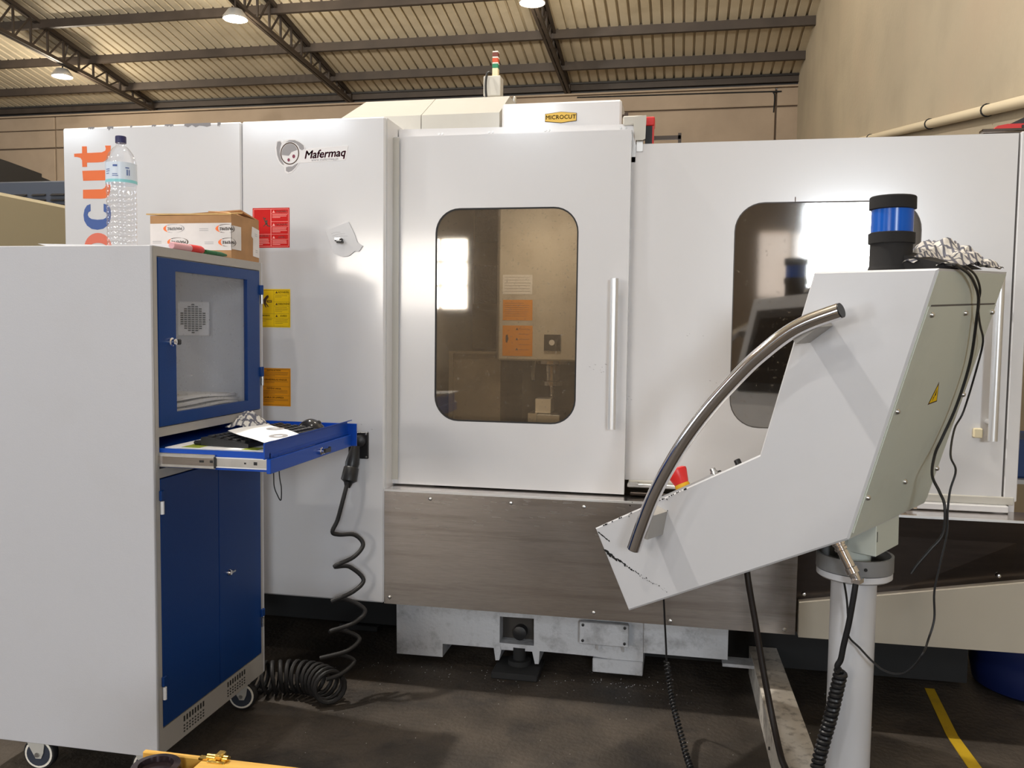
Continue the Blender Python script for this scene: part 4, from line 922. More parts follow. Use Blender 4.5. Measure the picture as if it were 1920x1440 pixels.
part('flap', MB().add([(BX0, BY1, BZ), (BX1, BY1, BZ), (BX1 - .03, BY1 - .08, BZ + .028), (BX0 + .02, BY1 - .08, BZ + .016), (BX0, BY1, BZ + .004), (BX1, BY1, BZ + .004), (BX1 - .03, BY1 - .08, BZ + .034), (BX0 + .02, BY1 - .08, BZ + .02)],
   [(0, 1, 2, 3), (7, 6, 5, 4), (0, 4, 5, 1), (1, 5, 6, 2), (2, 6, 7, 3), (3, 7, 4, 0)]), CARD, kb)
e_ = .0012
tp = MB(); tp.box(BX0, BX1 + e_, BY0 - e_, BY0, CT + .03, CT + .126); tp.box(BX1, BX1 + e_, BY0 - e_, BY0 + .068, CT + .034, CT + .118)
tp.prism([(BY1 - .058, CT + .094), (BY1 - .052, CT + .130), (BY1, CT + .122), (BY1, CT + .018), (BY1 - .047, CT + .022), (BY1 - .045, CT + .086)], BX1, BX1 + e_, 'x')
tpo = part('packing_tape', tp, TAPE, kb)
def logo(cx, cz, place, s=1.0):
    """upside-down tape logo: oval of two arcs and the name"""
    red = MB(); blk = MB(); red.clean = blk.clean = False
    def arc(mbx, a0, a1, w0, w1, n=12):
        vs = []
        for k in range(n + 1):
            a = math.radians(a0 + (a1 - a0) * k / n); wd = (w0 + (w1 - w0) * k / n) * (1 if w0 != w1 else math.sin(PI * k / n) + .15)
            for rr in (1, 1 - wd): vs.append(place(cx + .042 * s * rr * math.cos(a), cz + .0155 * s * rr * math.sin(a)))
        mbx.add(vs, [(2 * k, 2 * k + 1, 2 * k + 3, 2 * k + 2) for k in range(n)])
    arc(red, 130, 235, .22, .22); arc(blk, 70, 130, .05, .12); arc(blk, 235, 262, .12, .03); arc(blk, -75, 68, .10, .10)
    tm = text_mb('MAFEPRE', .0145 * s, lambda a, b: place(cx + .003 - a, cz - b), bold=.0003); blk.add(tm.v, tm.f)
    return red, blk
front = lambda a, b: (a, BY0 - e_ - .0006, b); 
def wrap(a, b):   # the band turns the corner onto the right-hand side
    return (a, BY0 - e_ - .0006, b) if a <= BX1 + e_ else (BX1 + e_ + .0006, BY0 - e_ - .0006 + (a - BX1 - e_), b - (a - BX1) * .02)
for cx, cz, s in ((-1.80, CT + .108, 1), (-1.785, CT + .060, 1), (-1.595, CT + .106, 1), (-1.585, CT + .058, 1)):
    r_, k_ = logo(cx, cz, wrap, s); part('tape_logo', r_, LORANGE, kb, 'orange half of the tape logo'); part('tape_logo', k_, INKG if cx < -1.79 else INKB, kb)
mb = MB(); mb.clean = False
for cx, cz in ((-1.70, CT + .105), (-1.68, CT + .058), (-1.885, CT + .062)):
    for dz in (0, -.006): mb.add([front(cx, cz + dz), front(min(cx + .035, BX1), cz + dz), front(min(cx + .035, BX1), cz + dz + .0018), front(cx, cz + dz + .0018)], [(0, 1, 2, 3)])
side = lambda a, b: (BX1 + e_ + .0006, a, b)
for yy, cz in ((BY1 - .035, CT + .105), (BY1 - .03, CT + .045)):
    for dz in (0, -.007): mb.add([side(yy, cz + dz), side(yy + .018, cz + dz - .002), side(yy + .018, cz + dz), side(yy, cz + dz + .002)], [(0, 1, 2, 3)])
part('tape_print', mb, INKG, kb)
# papers, markers on top
pp = part('paper_sheet', MB().add([(-1.93, 2.345, CT + .001), (-1.72, 2.345, CT + .001), (-1.74, 2.60, CT + .001), (-1.97, 2.58, CT + .004), (-1.96, 2.345, CT + .008), (-1.75, 2.345, CT + .0035), (-1.74, 2.60, CT + .006), (-1.97, 2.58, CT + .012)],
   [(0, 1, 2, 3), (7, 6, 5, 4), (0, 4, 5, 1), (1, 5, 6, 2), (2, 6, 7, 3), (3, 7, 4, 0)]), PAPER)
tag(pp, 'loose white paper sheets lying on the left part of the cabinet top', 'paper')
pp = part('folded_paper', MB().add([(-1.70, 2.50, CT + .001), (-1.60, 2.56, CT + .001), (-1.62, 2.66, CT + .001), (-1.72, 2.60, CT + .001), (-1.69, 2.50, CT + .018), (-1.60, 2.56, CT + .028), (-1.62, 2.66, CT + .030), (-1.71, 2.60, CT + .022)],
   [(0, 1, 2, 3), (7, 6, 5, 4), (0, 4, 5, 1), (1, 5, 6, 2), (2, 6, 7, 3), (3, 7, 4, 0)]), PAPER)
tag(pp, 'small folded white paper between the bottle and the cardboard box', 'paper')
mk = thing('marker_pen', 'thick pink marker with red cap lying in front of the cardboard box', 'marker', (-1.585, 2.60, CT))
ax = Vector((.02, 1, 0)).normalized(); p0 = Vector((-1.587, 2.475, CT + .013))
part('barrel', MB().lathe([(.010, 0), (.012, .004), (.012, .10)], p0, 16, ax=ax), PINK, mk)
part('cap', MB().lathe([(.013, 0), (.0135, .03), (.0135, .06), (.0105, .072)], p0 + ax * .098, 16, ax=ax), RED, mk)
mk = thing('marker_pen', 'dark green marker lying behind the red-capped one by the box', 'marker', (-1.585, 2.72, CT))
p0 = Vector((-1.582, 2.66, CT + .009))
part('barrel', MB().lathe([(.008, 0), (.0085, .003), (.0085, .06)], p0, 14, ax=ax), GREENP, mk)
part('cap', MB().lathe([(.009, 0), (.0085, .04), (.004, .075)], p0 + ax * .058, 14, ax=ax), GREENP, mk)
# papers inside, behind the pane
for i in range(6):
    dz = 1.131 + i * .0155; dx = random.uniform(-.015, .015); dy = random.uniform(-.02, .02)
    n_ = 6; vs = []
    for k in range(n_ + 1):
        yk = 2.47 + dy + .46 * k / n_; zz = dz + .007 * math.sin(k * 1.1 + i) * (k / n_)
        for xx, h_ in ((-1.86 + dx, 0), (-1.62 + dx, 0), (-1.62 + dx, .0085), (-1.86 + dx, .0085)): vs.append((xx, yk, zz + h_))
    fs = [(0, 1, 2, 3), tuple(4 * n_ + q_ for q_ in (3, 2, 1, 0))]
    for k in range(n_):
        for q_ in range(4): fs.append((4 * k + q_, 4 * k + (q_ + 1) % 4, 4 * k + 4 + (q_ + 1) % 4, 4 * k + 4 + q_))
    po = part('paper_stack', MB().add(vs, fs), PAPER)
    tag(po, 'creased white papers behind the cabinet pane, ' + ('lowest of the pile', 'second from below', 'third from below', 'third from top', 'second from top', 'topmost of the pile')[i], 'paper', 'papers piled behind the cabinet pane')

# ---- on the drawer tray (z 1.078)
TZ = 1.079
mz = part('magazine', MB().box(-1.56, -1.225, 2.385, 2.62, TZ, TZ + .004).box(-1.52, -1.205, 2.376, 2.60, TZ + .0045, TZ + .007), PAPER)
tag(mz, 'thin magazine with green cover patches under the keyboard', 'magazine')
part('cover_print', MB().box(-1.50, -1.44, 2.378, 2.46, TZ + .0072, TZ + .008).box(-1.30, -1.25, 2.378, 2.43, TZ + .0072, TZ + .008), mat('olive_green_print', (.30, .36, .04), .5), mz)
kbd = thing('keyboard', 'black computer keyboard lying across the blue drawer', 'keyboard', (-1.36, 2.62, TZ))
T = Matrix.Translation((-1.355, 2.63, TZ + .009)) @ Matrix.Rotation(math.radians(-6), 4, 'Z')
KW, KL = .17, .43
part('case', MB(T).prism([(-KW / 2, 0), (KW / 2, 0), (KW / 2, .012), (-KW / 2 + .01, .026), (-KW / 2, .024)], -KL / 2, KL / 2, 'y'), BLACK, kbd)
T2 = T @ Matrix.Translation((0, 0, .013)) @ Matrix.Rotation(math.radians(4.5), 4, 'Y')
K0 = None
for i in range(5):
    for j in range(18):
        xk = -.062 + i * .030; yk = -KL / 2 + .02 + j * .0229
        if K0 is None:
            o = part('key', MB().box(-.0085, .0085, -.009, .009, 0, .010, .002), mat('black_keycap', (.02, .02, .021), .3), kbd); K0 = o
        else:
            o = K0.copy(); COL.objects.link(o)
        o.parent = kbd; o.matrix_parent_inverse = Matrix.Translation(-Vector(kbd.location)); o.matrix_basis = T2 @ Matrix.Translation((xk, yk, .002))
part('wrist_rest', MB(T).box(-KW / 2 - .03, -KW / 2, -KL / 2, KL / 2, .0, .012, .004), BLACK, kbd)
mo = thing('computer_mouse', 'glossy black computer mouse at the far end of the drawer', 'mouse', (-1.30, 2.88, TZ))
vs = []; fs = []; n_, m_ = 14, 12
for i in range(n_ + 1):
    u = i / n_; yy = math.sin(PI * u)
    for k in range(m_ + 1):
        a = PI * k / m_; r_ = .034 * (yy ** .5 if yy > 0 else 0)
        vs.append((-1.365 + u * .122, 2.885 + r_ * math.cos(a), TZ + .001 + (.050 * (yy ** .7)) * math.sin(a)))
for i in range(n_):
    for k in range(m_): fs.append((i * (m_ + 1) + k, i * (m_ + 1) + k + 1, (i + 1) * (m_ + 1) + k + 1, (i + 1) * (m_ + 1) + k))
part('shell', MB().add(vs, fs, True), mat('gloss_black', (.02, .02, .022), .14, spec=.7), mo)
part('scroll_wheel', MB().cyl((-1.275, 2.881, TZ + .036), (0, 1, 0), .009, .007, 14), RUBBER, mo)
sh = thing('drawing_sheet', 'white sheet with two printed rings lying on the keyboard', 'paper', (-1.28, 2.5, 1.12))
SP = [(-1.415, 2.504), (-1.395, 2.73), (-1.185, 2.53), (-1.185, 2.30)]
def sheetz(x, y): return 1.1235 - (x + 1.3) * .03 + .002 * math.sin(y * 25)
n_ = 6; vs = []
for i in range(n_ + 1):
    for j in range(n_ + 1):
        a = i / n_; b = j / n_
        x = (SP[0][0] * (1 - a) + SP[3][0] * a) * (1 - b) + (SP[1][0] * (1 - a) + SP[2][0] * a) * b
        y = (SP[0][1] * (1 - a) + SP[3][1] * a) * (1 - b) + (SP[1][1] * (1 - a) + SP[2][1] * a) * b
        vs.append((x, y, sheetz(x, y)))
fs = [(i * (n_ + 1) + j, i * (n_ + 1) + j + 1, (i + 1) * (n_ + 1) + j + 1, (i + 1) * (n_ + 1) + j) for i in range(n_) for j in range(n_)]
vs += [(a, b, c - .0008) for a, b, c in vs]; nn = (n_ + 1) ** 2; fs += [tuple(nn + q_ for q_ in f[::-1]) for f in fs]
part('sheet', MB().add(vs, fs), mat('bright_paper', (.86, .86, .86), .7), sh)
mb = MB(); mb.clean = False
for (cx, cy) in ((-1.30, 2.60), (-1.225, 2.47)):
    vs = []
    for k in range(24):
        a = 2 * PI * k / 24
        for rr in (.036, .018):
            x = cx + rr * math.cos(a) * .75; y = cy + rr * math.sin(a); vs.append((x, y, sheetz(x, y) + .0012))
    mb.add(vs, [(2 * k, 2 * k + 1, (2 * k + 3) % 48, (2 * k + 2) % 48) for k in range(24)])
part('printed_ring', mb, INKG, sh)
def cloth(cx, cy, cz, rx, ry, h, seed, n=30, power=1.4):
    from mathutils import noise
    vs = []; fs = []
    for i in range(n + 1):
        for j in range(n + 1):
            a = (i / n - .5) * 2; b = (j / n - .5) * 2; d = min(1, math.hypot(a, b) / 1.15)
            p = Vector((a * 1.6 + seed, b * 1.9, seed * .7)); n1 = noise.noise(p); n2 = abs(noise.noise(p * 2.3)); n3 = abs(noise.noise(p * 4.7))
            z = h * max(0, 1 - d ** power) * (.85 + .7 * n1) + h * (.40 * n2 + .16 * n3) * (1.1 - .6 * d)
            x = cx + rx * a * (1 + .16 * noise.noise(Vector((b * 2.2, seed, 1)))) + rx * .18 * noise.noise(p * 1.7); y = cy + ry * b * (1 + .16 * noise.noise(Vector((a * 2.2, seed, 5)))) + ry * .15 * noise.noise(p * 1.9 + Vector((3, 3, 3)))
            vs.append((x, y, cz + max(.001, z)))
    for i in range(n):
        for j in range(n):
            fs.append((i * (n + 1) + j, (i + 1) * (n + 1) + j, (i + 1) * (n + 1) + j + 1, i * (n + 1) + j + 1))
    nn = (n + 1) ** 2; vs += [(a, b, c - .0009) for a, b, c in vs]; fs += [tuple(nn + q_ for q_ in f[::-1]) for f in fs]
    return MB().add(vs, fs, True)
rg = part('crumpled_rag', cloth(-1.515, 2.83, 1.100, .062, .062, .050, 3), RAGM)
tag(rg, 'crumpled checked rag on the back of the blue drawer', 'rag')
lp = part('loose_cable', MB().tube(smoothpath([(-1.359, 2.7, 1.07), (-1.357, 2.7, .955), (-1.355, 2.7, .914), (-1.344, 2.7, .886), (-1.331, 2.7, .868), (-1.329, 2.7, .91), (-1.336, 2.7, .956), (-1.34, 2.7, 1.07)]), .002, 6), BLACK)
tag(lp, 'thin black cable loop dangling under the blue drawer', 'cable')

# ================================================================== CONTROL CONSOLE (own tilted frame)
Lv = Vector((.54688472, .83629969, .03898633)); Fa = Vector((.83693597, -.54730081, 0)); Up = Fa.cross(Lv)
A0 = Vector((.60734838, 2.27509367, 1.62085927))
MC = Matrix((Fa, Lv, Up)).transposed().to_4x4(); MC.translation = A0
W = .575
cn = thing('control_console', 'big white tilted machine control console with a chrome grab bar', 'console', matrix=MC)
def K_(n, mb, m, parent=cn, label=None):
    return part(n, mb, m, parent, label)
pA, pB, pC, pD, pF, pG = (0, 0), (-.317, .003), (-.471, -.513), (-1.079, -.833), (-.939, -1.088), (-.209, -.714)
prof = [pA, pB, pC, pD, pF, pG]
def inset(poly, d):
    cx = sum(p[0] for p in poly) / len(poly); out = []
    n = len(poly)
    area2 = sum(poly[i][0] * poly[(i + 1) % n][1] - poly[(i + 1) % n][0] * poly[i][1] for i in range(n)); sg = 1 if area2 > 0 else -1
    for i in range(n):
        p0, p1, p2 = [Vector(poly[(i + k) % n]) for k in (-1, 0, 1)]
        e1 = (p1 - p0).normalized(); e2 = (p2 - p1).normalized(); n1 = Vector((-e1.y, e1.x)) * sg; n2 = Vector((-e2.y, e2.x)) * sg
        bis = (n1 + n2); bis = bis / max(bis.dot(n1), .2); out.append(tuple(p1 + bis * d))
    return out
mb = MB(); pin = inset(prof, .005); n = len(prof)
vs = [(p[0], 0, p[1]) for p in pin] + [(p[0], .005, p[1]) for p in prof] + [(p[0], W - .005, p[1]) for p in prof] + [(p[0], W, p[1]) for p in pin]
fs = [tuple(range(n)), tuple(range(4 * n - 1, 3 * n - 1, -1))]
for r_ in range(3):
    for i in range(n): fs.append((r_ * n + i, r_ * n + (i + 1) % n, (r_ + 1) * n + (i + 1) % n, (r_ + 1) * n + i))
K_('housing', mb.add(vs, fs), WHITE2)
# back sheet & cover plate, in the plane A-G
def back(t, s, off=0):
    d = Vector((-.209, -.714)); nrm = Vector((.714, -.209)).normalized()
    p = d * t + nrm * off; return (p.x, s, p.y)
def bplate(t0, t1, s0, s1, o0, o1):
    vs = [back(t, s, o) for t in (t0, t1) for s in (s0, s1) for o in (o0, o1)]
    return MB().add(vs, [(0, 1, 3, 2), (4, 6, 7, 5), (0, 4, 5, 1), (2, 3, 7, 6), (0, 2, 6, 4), (1, 5, 7, 3)])
K_('back_sheet', bplate(.008, .995, .006, W - .006, 0, .0012), GREENISH, label='greenish grey back of the console')
bk = K_('back_cover', bplate(.130, .975, .012, W - .012, .0012, .004), GREENISH)
K_('cover_gap', bplate(.124, .131, .03, W - .02, .001, .0022), SEAM, bk)
for t, s in ((.157, .043), (.157, .303), (.159, .542), (.505, .03), (.505, .548), (.835, .026), (.832, .286), (.832, .548)):
    c = Vector(back(t, s, .004)); K_('cover_screw', MB().lathe([(.008, 0), (.008, .003), (.005, .008), (.0025, .009)], c, 12, ax=(.96, 0, -.28)), ZINC, bk)
# warning triangle
tri = [(.424, .288), (.512, .258), (.507, .328)]
wt = K_('hazard_sign', MB().add([back(t, s, .0044) for t, s in tri] + [back(t, s, .004) for t, s in tri], [(0, 1, 2), (3, 4, 5), (0, 1, 4, 3), (1, 2, 5, 4), (2, 0, 3, 5)]), INKB, label='small yellow electrical hazard triangle')
cxt = sum(t for t, s in tri) / 3; cst = sum(s for t, s in tri) / 3
K_('sign_face', MB().add([back(cxt + (t - cxt) * .8, cst + (s - cst) * .8, .0048) for t, s in tri], [(0, 1, 2)]), YEL, wt)
K_('sign_bolt', MB().add([back(t, s, .0051) for t, s in ((.452, .290), (.478, .298), (.480, .290), (.502, .284), (.484, .281), (.480, .286))], [(0, 1, 2, 3, 4, 5)]), INKB, wt)
# front: screen on face B-C and key panel on C-D
def face(p, q, a, s, off=0):
    P0 = Vector(p); Q0 = Vector(q); d = (Q0 - P0); L_ = d.length; d.normalize(); nr = Vector((d.y, -d.x)) * -1
    nr = Vector((-d.y, d.x)) if Vector((-d.y, d.x)).x < 0 and abs(d.y) > abs(d.x) else Vector((-d.y, d.x))
    if (p, q) == (pB, pC): nr = Vector((-.958, .286))
    if (p, q) == (pC, pD): nr = Vector((-.466, .885))
    r_ = P0 + d * a * L_ + nr * off; return (r_.x, s, r_.y)
def fplate(p, q, a0, a1, s0, s1, o0, o1):
    vs = [face(p, q, a, s, o) for a in (a0, a1) for s in (s0, s1) for o in (o0, o1)]
    return MB().add(vs, [(0, 1, 3, 2), (4, 6, 7, 5), (0, 4, 5, 1), (2, 3, 7, 6), (0, 2, 6, 4), (1, 5, 7, 3)])
K_('screen_bezel', fplate(pB, pC, .12, .88, .06, W - .06, 0, .006), BLACK)
K_('screen', fplate(pB, pC, .2, .8, .1, W - .1, .006, .008), mat('screen_glass', (.01, .012, .015), .08, spec=.8))
K_('key_panel', fplate(pC, pD, .28, .60, .03, W - .03, 0, .008), ALU)
K_('key_field', fplate(pC, pD, .33, .56, .25, W - .06, .008, .011), BLACK)
# emergency stop
c = Vector(face(pC, pD, .495, .075, 0)); axn = Vector((-.466, 0, .885))
es = K_('emergency_stop', MB().lathe([(.025, 0), (.024, .022)], c, 20, ax=axn), mat('estop_yellow', (.75, .42, .02), .4), label='yellow collar of the emergency stop')
K_('mushroom_button', MB().lathe([(.021, .018), (.025, .028), (.034, .062), (.034, .069), (.025, .074), (.008, .076)], c, 24, ax=axn), RED, es)
for a, s, h_ in ((.345, .27, .030), (.33, .12, .008), (.50, .28, .024)):
    c = Vector(face(pC, pD, a, s, .006))
    K_('selector_knob', MB().lathe([(.014, 0), (.014, h_ * .3), (.011, h_ * .35), (.011, h_), (.008, h_ + .002)], c, 14, ax=axn), BLACK)
K_('key_switch', MB().lathe([(.012, 0), (.012, .01), (.009, .012), (.009, .02)], Vector(face(pC, pD, .285, .05, .004)), 14, ax=axn), ZINC)
# chipped paint: flakes along edges
mb = MB(); rnd = random.Random(5)
def flake(u, w_, r_, ang=0, st=1):
    k = 6; pts = []
    for i in range(k):
        a = 2 * PI * i / k; rr = r_ * rnd.uniform(.5, 1.15); x_ = rr * st * math.cos(a); y_ = rr * math.sin(a)
        pts.append((u + x_ * math.cos(ang) - y_ * math.sin(ang), w_ + x_ * math.sin(ang) + y_ * math.cos(ang)))
    mb.add([(p[0], -.0007, p[1]) for p in pts], [tuple(range(k))])
eA, eB = Vector((-1.032, -.905)), Vector((-.785, -.985))
for i in range(46):
    t = (i + rnd.random()) / 46; p = eA.lerp(eB, t)
    flake(p.x, p.y + rnd.uniform(-.004, .004) - .006 * math.sin(t * 3), .0040 * (1.05 - t) ** 1.5 + .0008 + (.0012 if i % 5 == 0 else 0), -.28, 2.2 if t < .3 else 1.3)
for i in range(34):
    t = rnd.random() ** .9 * .62 + .36; p = Vector(pC).lerp(Vector(pD), t); flake(p.x, p.y - .004, rnd.uniform(.0015, .0045), .48, 1.6)
for i in range(22):
    flake(-.88 + rnd.uniform(-.06, .10), -.75 + rnd.uniform(-.05, .05) + 0.02, rnd.uniform(.001, .003), rnd.random() * 3, 1.5)
for i in range(8): flake(-1.06 + i * .006, -.845 - i * .003, .003, -.5, 2)
ch = K_('paint_chip', mb, DARK); ch['kind'] = 'stuff'
mb = MB(); mb.tube([(-.845, -.001, -.725), (-.828, -.001, -.732), (-.818, -.001, -.748), (-.812, -.001, -.765)], .0022, 5); K_('crack', mb, DARK)
# grab bar
tube_pts = [(-.200, -.095, -.100), (-.281, -.095, -.128), (-.34, -.095, -.158), (-.401, -.095, -.203), (-.464, -.095, -.257), (-.564, -.095, -.36), (-.653, -.095, -.469), (-.727, -.095, -.582), (-.776, -.095, -.671), (-.815, -.095, -.761), (-.846, -.095, -.840)]
gb = K_('grab_bar', MB().tube(smoothpath(tube_pts, 5), .0215, 20), CHROME)
K_('bar_cap', MB().cyl((-.2005, -.095, -.1001), (.94, 0, .33), .0195, .003, 20), BLACK, gb)
K_('bar_cap', MB().cyl((-.846, -.095, -.840), (-.34, 0, -.94), .0195, .002, 20), BLACK, gb)
K_('bar_mount', MB().prism([(-.825, -.715), (-.785, -.728), (-.802, -.805), (-.842, -.80)], -.085, 0, 'y'), FRAME, gb)
K_('bar_mount', MB().prism([(-.345, -.155), (-.275, -.118), (-.262, -.142), (-.325, -.188)], -.085, 0, 'y'), FRAME, gb)
# neck under the console
K_('neck', MB().box(-.296, -.212, .20, .37, -.807, -.70, .002), GREENISH)
K_('neck_slot', MB().box(-.213, -.2115, .205, .209, -.765, -.735), DARK)
# connector and lead
cn_d = (Vector((.053, 0, -.094))).normalized(); c0 = Vector((-.285, .10, -.745))
cc_ = K_('cable_connector', MB().lathe([(.016, 0), (.019, .003), (.019, .018), (.0165, .02), (.0165, .025), (.0185, .027), (.0185, .034), (.015, .036), (.015, .085), (.0185, .087), (.0185, .103), (.014, .105), (.012, .125), (.009, .13)], c0, 6 * 3, ax=cn_d), CHROME)
K_('cable_clamp', MB().box(.0, .024, -.014, .014, -.01, .002).cyl((.004, -.016, -.004), (0, 1, 0), .004, .032, 8), CHROME, cc_)
for ch_ in cc_.children:
    ch_.location = c0 + cn_d * .12 + Vector((-.008, 0, 0))
# pendant stand
PX, PY = .515, 2.665
st = thing('console_stand', 'white round post with swivel ring carrying the control console', 'stand', (PX, PY, 0))
part('post', MB().cyl((PX, PY, .02), (0, 0, 1), .064, .73, 32), WHITE2, st)
part('swivel_ring', MB().lathe([(.100, .765), (.108, .768), (.108, .812), (.100, .812), (.098, .78), (.06, .78)], (PX + .0, PY, 0), 40), mat('grey_cast_ring', (.19, .19, .19), .5), st, 'grey swivel ring')
part('ring_flange', MB().lathe([(.066, .742), (.098, .742), (.106, .748), (.106, .765), (.07, .766)], (PX, PY, 0), 40), WHITE2, st)
part('ring_hole', MB().cyl((PX + .01, PY - .1082, .79), (0, -1, 0), .005, .001, 12), DARK, st)
part('inner_neck', MB().cyl((PX, PY, .75), (0, 0, 1), .045, .12, 20), GREENISH, st)
part('foot_plate', MB().cyl((PX, PY, 0), (0, 0, 1), .12, .02, 32), WHITE2, st)
bmn = part('floor_beam', MB().add([(.312, 3.74, 0), (.425, 3.74, 0), (.458, 2.55, 0), (.332, 2.55, 0), (.310, 3.74, .12), (.423, 3.74, .12), (.456, 2.55, .12), (.330, 2.55, .12)],
    [(0, 1, 2, 3), (7, 6, 5, 4), (0, 4, 5, 1), (1, 5, 6, 2), (2, 6, 7, 3), (3, 7, 4, 0)]), WOODF)
tag(bmn, 'worn white steel beam on the floor running from the machine to the stand', 'beam')
part('beam_bolt', MB().cyl((.322, 2.95, .055), (-1, 0, 0), .006, .004, 10), DARK, bmn)
# beacon on console
def L2W(u, s, w_): return A0 + Fa * u + Lv * s + Up * w_
bc = L2W(-.165, .13, .003)
be = thing('warning_beacon', 'round black beacon with blue lens on top of the console', 'beacon', tuple(bc))
T = Matrix.Translation(bc)
part('beacon_base', MB(T).lathe([(.058, -.0), (.056, .006), (.0535, .012), (.053, .072)], (0, 0, 0), 32), SOFTBLK, be)
part('lower_collar', MB(T).lathe([(.053, .070), (.0585, .071), (.0585, .098), (.054, .100)], (0, 0, 0), 32), SOFTBLK, be)
part('blue_lens', MB(T).lathe([(.0525, .098), (.0525, .165)], (0, 0, 0), 32), LENSB, be)
part('top_collar', MB(T).lathe([(.054, .160), (.0590, .162), (.0585, .192), (.056, .195), (.01, .196)], (0, 0, 0), 32), SOFTBLK, be)
# black pouch, rag and two cables on top
vs = []; fs = []
pu = MB(MC); n_ = 10
for i in range(n_ + 1):
    a = i / n_; u = -.12 + a * .115; hgt = .042 * (1 - a) ** .8 + .004
    for s_, hh in ((.10, 0), (.10, hgt * .8), (.16, hgt), (.33, hgt * .9), (.36, 0)): vs.append((u, s_, .004 + hh))
for i in range(n_):
    for k in range(5): fs.append((5 * i + k, 5 * i + (k + 1) % 5, 5 * i + 5 + (k + 1) % 5, 5 * i + 5 + k))
fs += [(0, 1, 2, 3, 4), tuple(5 * n_ + k for k in (4, 3, 2, 1, 0))]
o = part('cable_pouch', pu.add(vs, fs), SOFTBLK); tag(o, 'flat black pouch lying against the beacon on the console', 'pouch')
rg = cloth(0, 0, 0, .085, .22, .075, 11, 40)
for i, v in enumerate(rg.v):
    u, s_, h_ = v; rg.v[i] = L2W(-.085 + u + .22 * s_ * 0, .33 + s_, .008 + h_ + max(0, .030 - abs(u + .06) * .5) * (1 if abs(s_) < .15 else .3))
o = part('checked_rag', rg, RAGM); tag(o, 'crumpled black and white checked rag on the console top', 'rag')
c1 = [L2W(-.03, .12, .012), (.655, 2.33, 1.634), (.68, 2.36, 1.629), (.720, 2.42, 1.615), (.756, 2.488, 1.591), (.780, 2.535, 1.558), (.795, 2.592, 1.501), (.808, 2.674, 1.38), (.786, 2.703, 1.254), (.752, 2.706, 1.158), (.730, 2.69, 1.111), (.706, 2.62, 1.06), (.716, 2.58, 1.02), (.723, 2.55, .985), (.722, 2.55, .909), (.690, 2.55, .86), (.661, 2.55, .82), (.643, 2.55, .79)]
o = part('console_cable', MB().tube(smoothpath(c1), .0042, 8), BLACK); tag(o, 'thicker black cable hanging over the back of the console, nearer one', 'cable')
c2 = [L2W(-.04, .17, .012), (.69, 2.38, 1.634), (.71, 2.40, 1.630), (.750, 2.465, 1.613), (.780, 2.525, 1.579), (.784, 2.55, 1.537), (.818, 2.635, 1.487), (.851, 2.71, 1.441), (.850, 2.75, 1.362), (.832, 2.79, 1.232), (.80, 2.76, 1.18), (.752, 2.62, 1.12), (.750, 2.56, 1.085), (.735, 2.55, 1.03), (.731, 2.55, .969), (.732, 2.55, .91), (.717, 2.55, .818), (.706, 2.55, .742), (.709, 2.55, .666), (.690, 2.53, .611), (.663, 2.465, .60), (.645, 2.48, .555), (.617, 2.5, .520), (.58, 2.524, .515), (.549, 2.544, .533), (.518, 2.562, .562), (.488, 2.57, .592), (.486, 2.575, .639), (.480, 2.575, .701), (.468, 2.575, .762)]
o = part('console_cable', MB().tube(smoothpath(c2), .0030, 8), BLACK); tag(o, 'thin black cable looping down from the console back to the post', 'cable')
# three leads below the console
tc_ = thing('spiral_lead', 'thin black spiral lead hanging below the left end of the console', 'cable', (-.03, 3.1, 0))
part('straight_lead', MB().tube(smoothpath([(-.048, 3.00, .60), (-.043, 3.02, .514), (-.039, 3.05, .44), (-.033, 3.08, .342), (-.029, 3.09, .275)]), .0035, 8), BLACK, tc_)
part('spiral', MB().tube(coil([(-.029, 3.09, .272), (-.015, 3.06, .20), (.003, 2.98, .145), (.028, 2.90, .09), (.05, 2.83, .045), (.08, 2.72, .018)], .0085, 36, 10), .0036, 6), BLACK, tc_)
o = part('cable_conduit', MB().tube(smoothpath([(.205, 2.86, .80), (.222, 2.90, .70), (.235, 2.90, .62), (.257, 2.90, .509), (.286, 2.89, .353), (.318, 2.86, .20), (.335, 2.75, .128), (.34, 2.60, .128), (.34, 2.35, .012)]), .0105, 10), mat('dark_brown_conduit', (.014, .009, .007), .5))
tag(o, 'dark brown conduit dropping from the console onto the floor beam', 'conduit')
tk = thing('spiral_lead', 'thick black spiral lead hanging from the connector along the white post', 'cable', (.45, 2.54, 0))
part('straight_lead', MB().tube(smoothpath([(.492, 2.512, .775), (.489, 2.512, .745), (.485, 2.515, .705), (.478, 2.522, .641), (.468, 2.53, .575), (.463, 2.535, .534), (.455, 2.54, .512), (.462, 2.545, .500)]), .0085, 10), BLACK, tk)
part('spiral', MB().tube(coil([(.466, 2.541, .498), (.456, 2.548, .428), (.445, 2.553, .359), (.430, 2.555, .289), (.415, 2.55, .218), (.398, 2.53, .129), (.380, 2.50, .04)], .0135, 32, 12), .0072, 8), BLACK, tk)

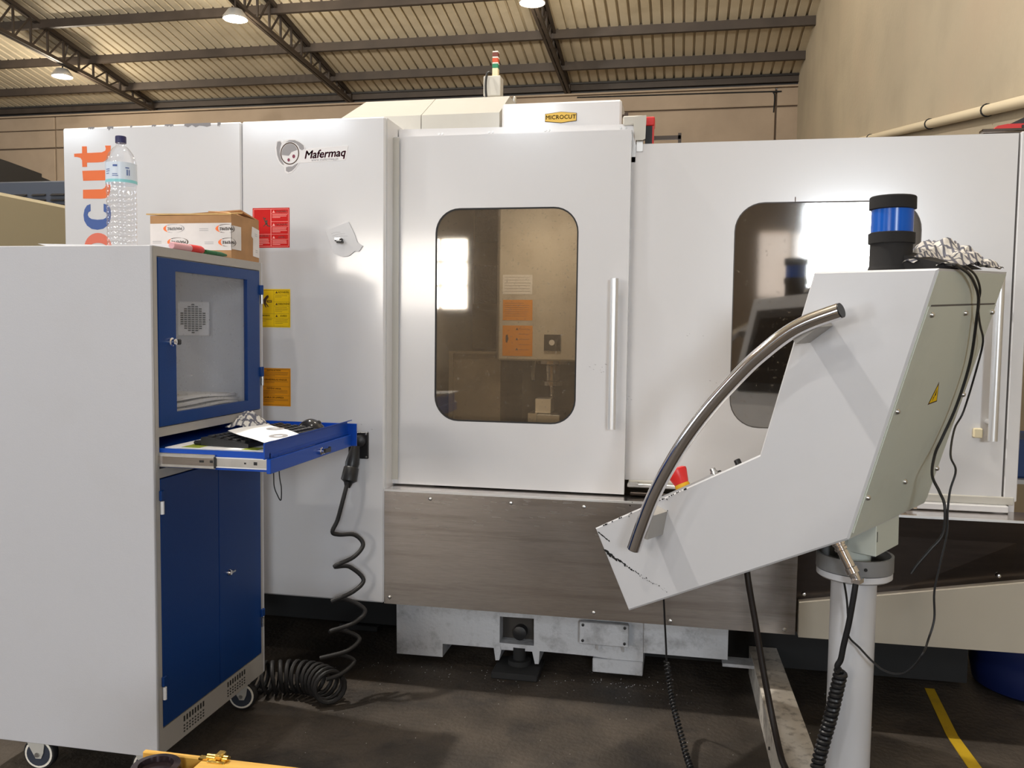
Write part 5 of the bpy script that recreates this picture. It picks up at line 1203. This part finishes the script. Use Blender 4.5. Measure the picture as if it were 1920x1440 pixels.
# ================================================================== RIGHT EDGE AND BARREL
o = thing('blue_drum', 'dark blue plastic drum on the floor beyond the machine', 'drum', (1.47, 3.85, 0))
part('drum_body', MB().lathe([(.20, 0), (.235, .02), (.25, .10), (.245, .13), (.25, .15), (.255, .25), (.25, .34), (.23, .36)], (1.47, 3.85, 0), 36), NAVY, o)
part('drum_lid', MB().lathe([(.24, .355), (.24, .375), (.22, .38)], (1.47, 3.85, 0), 36), NAVY, o)
o = thing('storage_rack', 'blue and white rack with boxes just visible right of the machine', 'rack', (1.62, 4.5, 0))
for (x_, y_) in ((1.47, 4.3), (1.80, 4.3), (1.47, 4.8), (1.80, 4.8)): part('rack_post', MB().box(x_ - .02, x_ + .02, y_ - .02, y_ + .02, 0, 1.2), SLATE, o)
for z_ in (.35, .78): part('rack_shelf', MB().box(1.46, 1.81, 4.29, 4.81, z_, z_ + .02), WHITE, o)
o = part('blue_crate', MB().box(1.50, 1.79, 4.33, 4.75, .801, .98, .01), mat('blue_crate_plastic', (.03, .07, .22), .5), None); tag(o, 'blue crate on the upper shelf of the rack', 'crate')
# ================================================================== FOREGROUND CASE ON A BENCH
bn = thing('workbench', 'low workbench under the yellow case at the bottom edge', 'workbench', (-.6, .85, 0))
part('bench_top', MB().box(-1.0, -.15, .55, 1.24, .64, .67, .003), YWOOD, bn)
for (x_, y_) in ((-.96, .6), (-.2, .6), (-.96, 1.2), (-.2, 1.2)): part('leg', MB().box(x_ - .02, x_ + .02, y_ - .02, y_ + .02, 0, .64), SLATE, bn)
yc = thing('wooden_case', 'yellow lacquered wooden case with brass latch at the bottom edge', 'case', (-.66, 1.1, .67))
part('case_body', MB().box(-.725, -.30, 1.04, 1.205, .672, .7805, .003).box(-.83, -.726, 1.196, 1.205, .672, .7805, .002), YWOOD, yc)
lt = part('latch', MB().box(-.712, -.682, 1.185, 1.209, .772, .784, .002).cyl((-.715, 1.196, .785), (1, 0, 0), .005, .035, 10).box(-.700, -.688, 1.188, 1.206, .784, .793, .002).box(-.728, -.712, 1.19, 1.2, .781, .784), BRASS, yc)
kn = part('tool_cylinder', MB().lathe([(.036, 0), (.038, .003), (.038, .11), (.036, .115), (.026, .116), (.024, .108)], (-.777, 1.153, .671), 32), mat('dark_gloss_steel', (.05, .035, .04), .15, metal=.7, rvar=.05))
tag(kn, 'dark glossy round steel part on the yellow case', 'tool part')

# metal chips on the floor
mb = MB(); rnd = random.Random(3)
def chip(x, y, s):
    a = rnd.uniform(0, PI); dx = math.cos(a) * s; dy = math.sin(a) * s; z_ = rnd.uniform(.001, .003)
    mb.add([(x - dx, y - dy, .0005), (x + dx, y + dy, .0008), (x + dy * .5, y - dx * .5, z_), (x - dy * .4, y + dx * .4, z_)], [(0, 2, 1), (0, 1, 3), (0, 3, 2), (1, 2, 3)])
for i in range(90): chip(rnd.uniform(-1.3, .1), rnd.gauss(3.47, .07), rnd.uniform(.0012, .0035))
for i in range(70): chip(rnd.uniform(-1.5, .9), rnd.uniform(2.6, 3.6), rnd.uniform(.001, .0028))
for i in range(25): chip(rnd.gauss(-.2, .06), rnd.gauss(3.5, .02), rnd.uniform(.0015, .004))
o = part('metal_chips', mb, CHIPM); tag(o, 'tiny bright metal chips scattered on the dark floor', 'metal chips', kind='stuff')
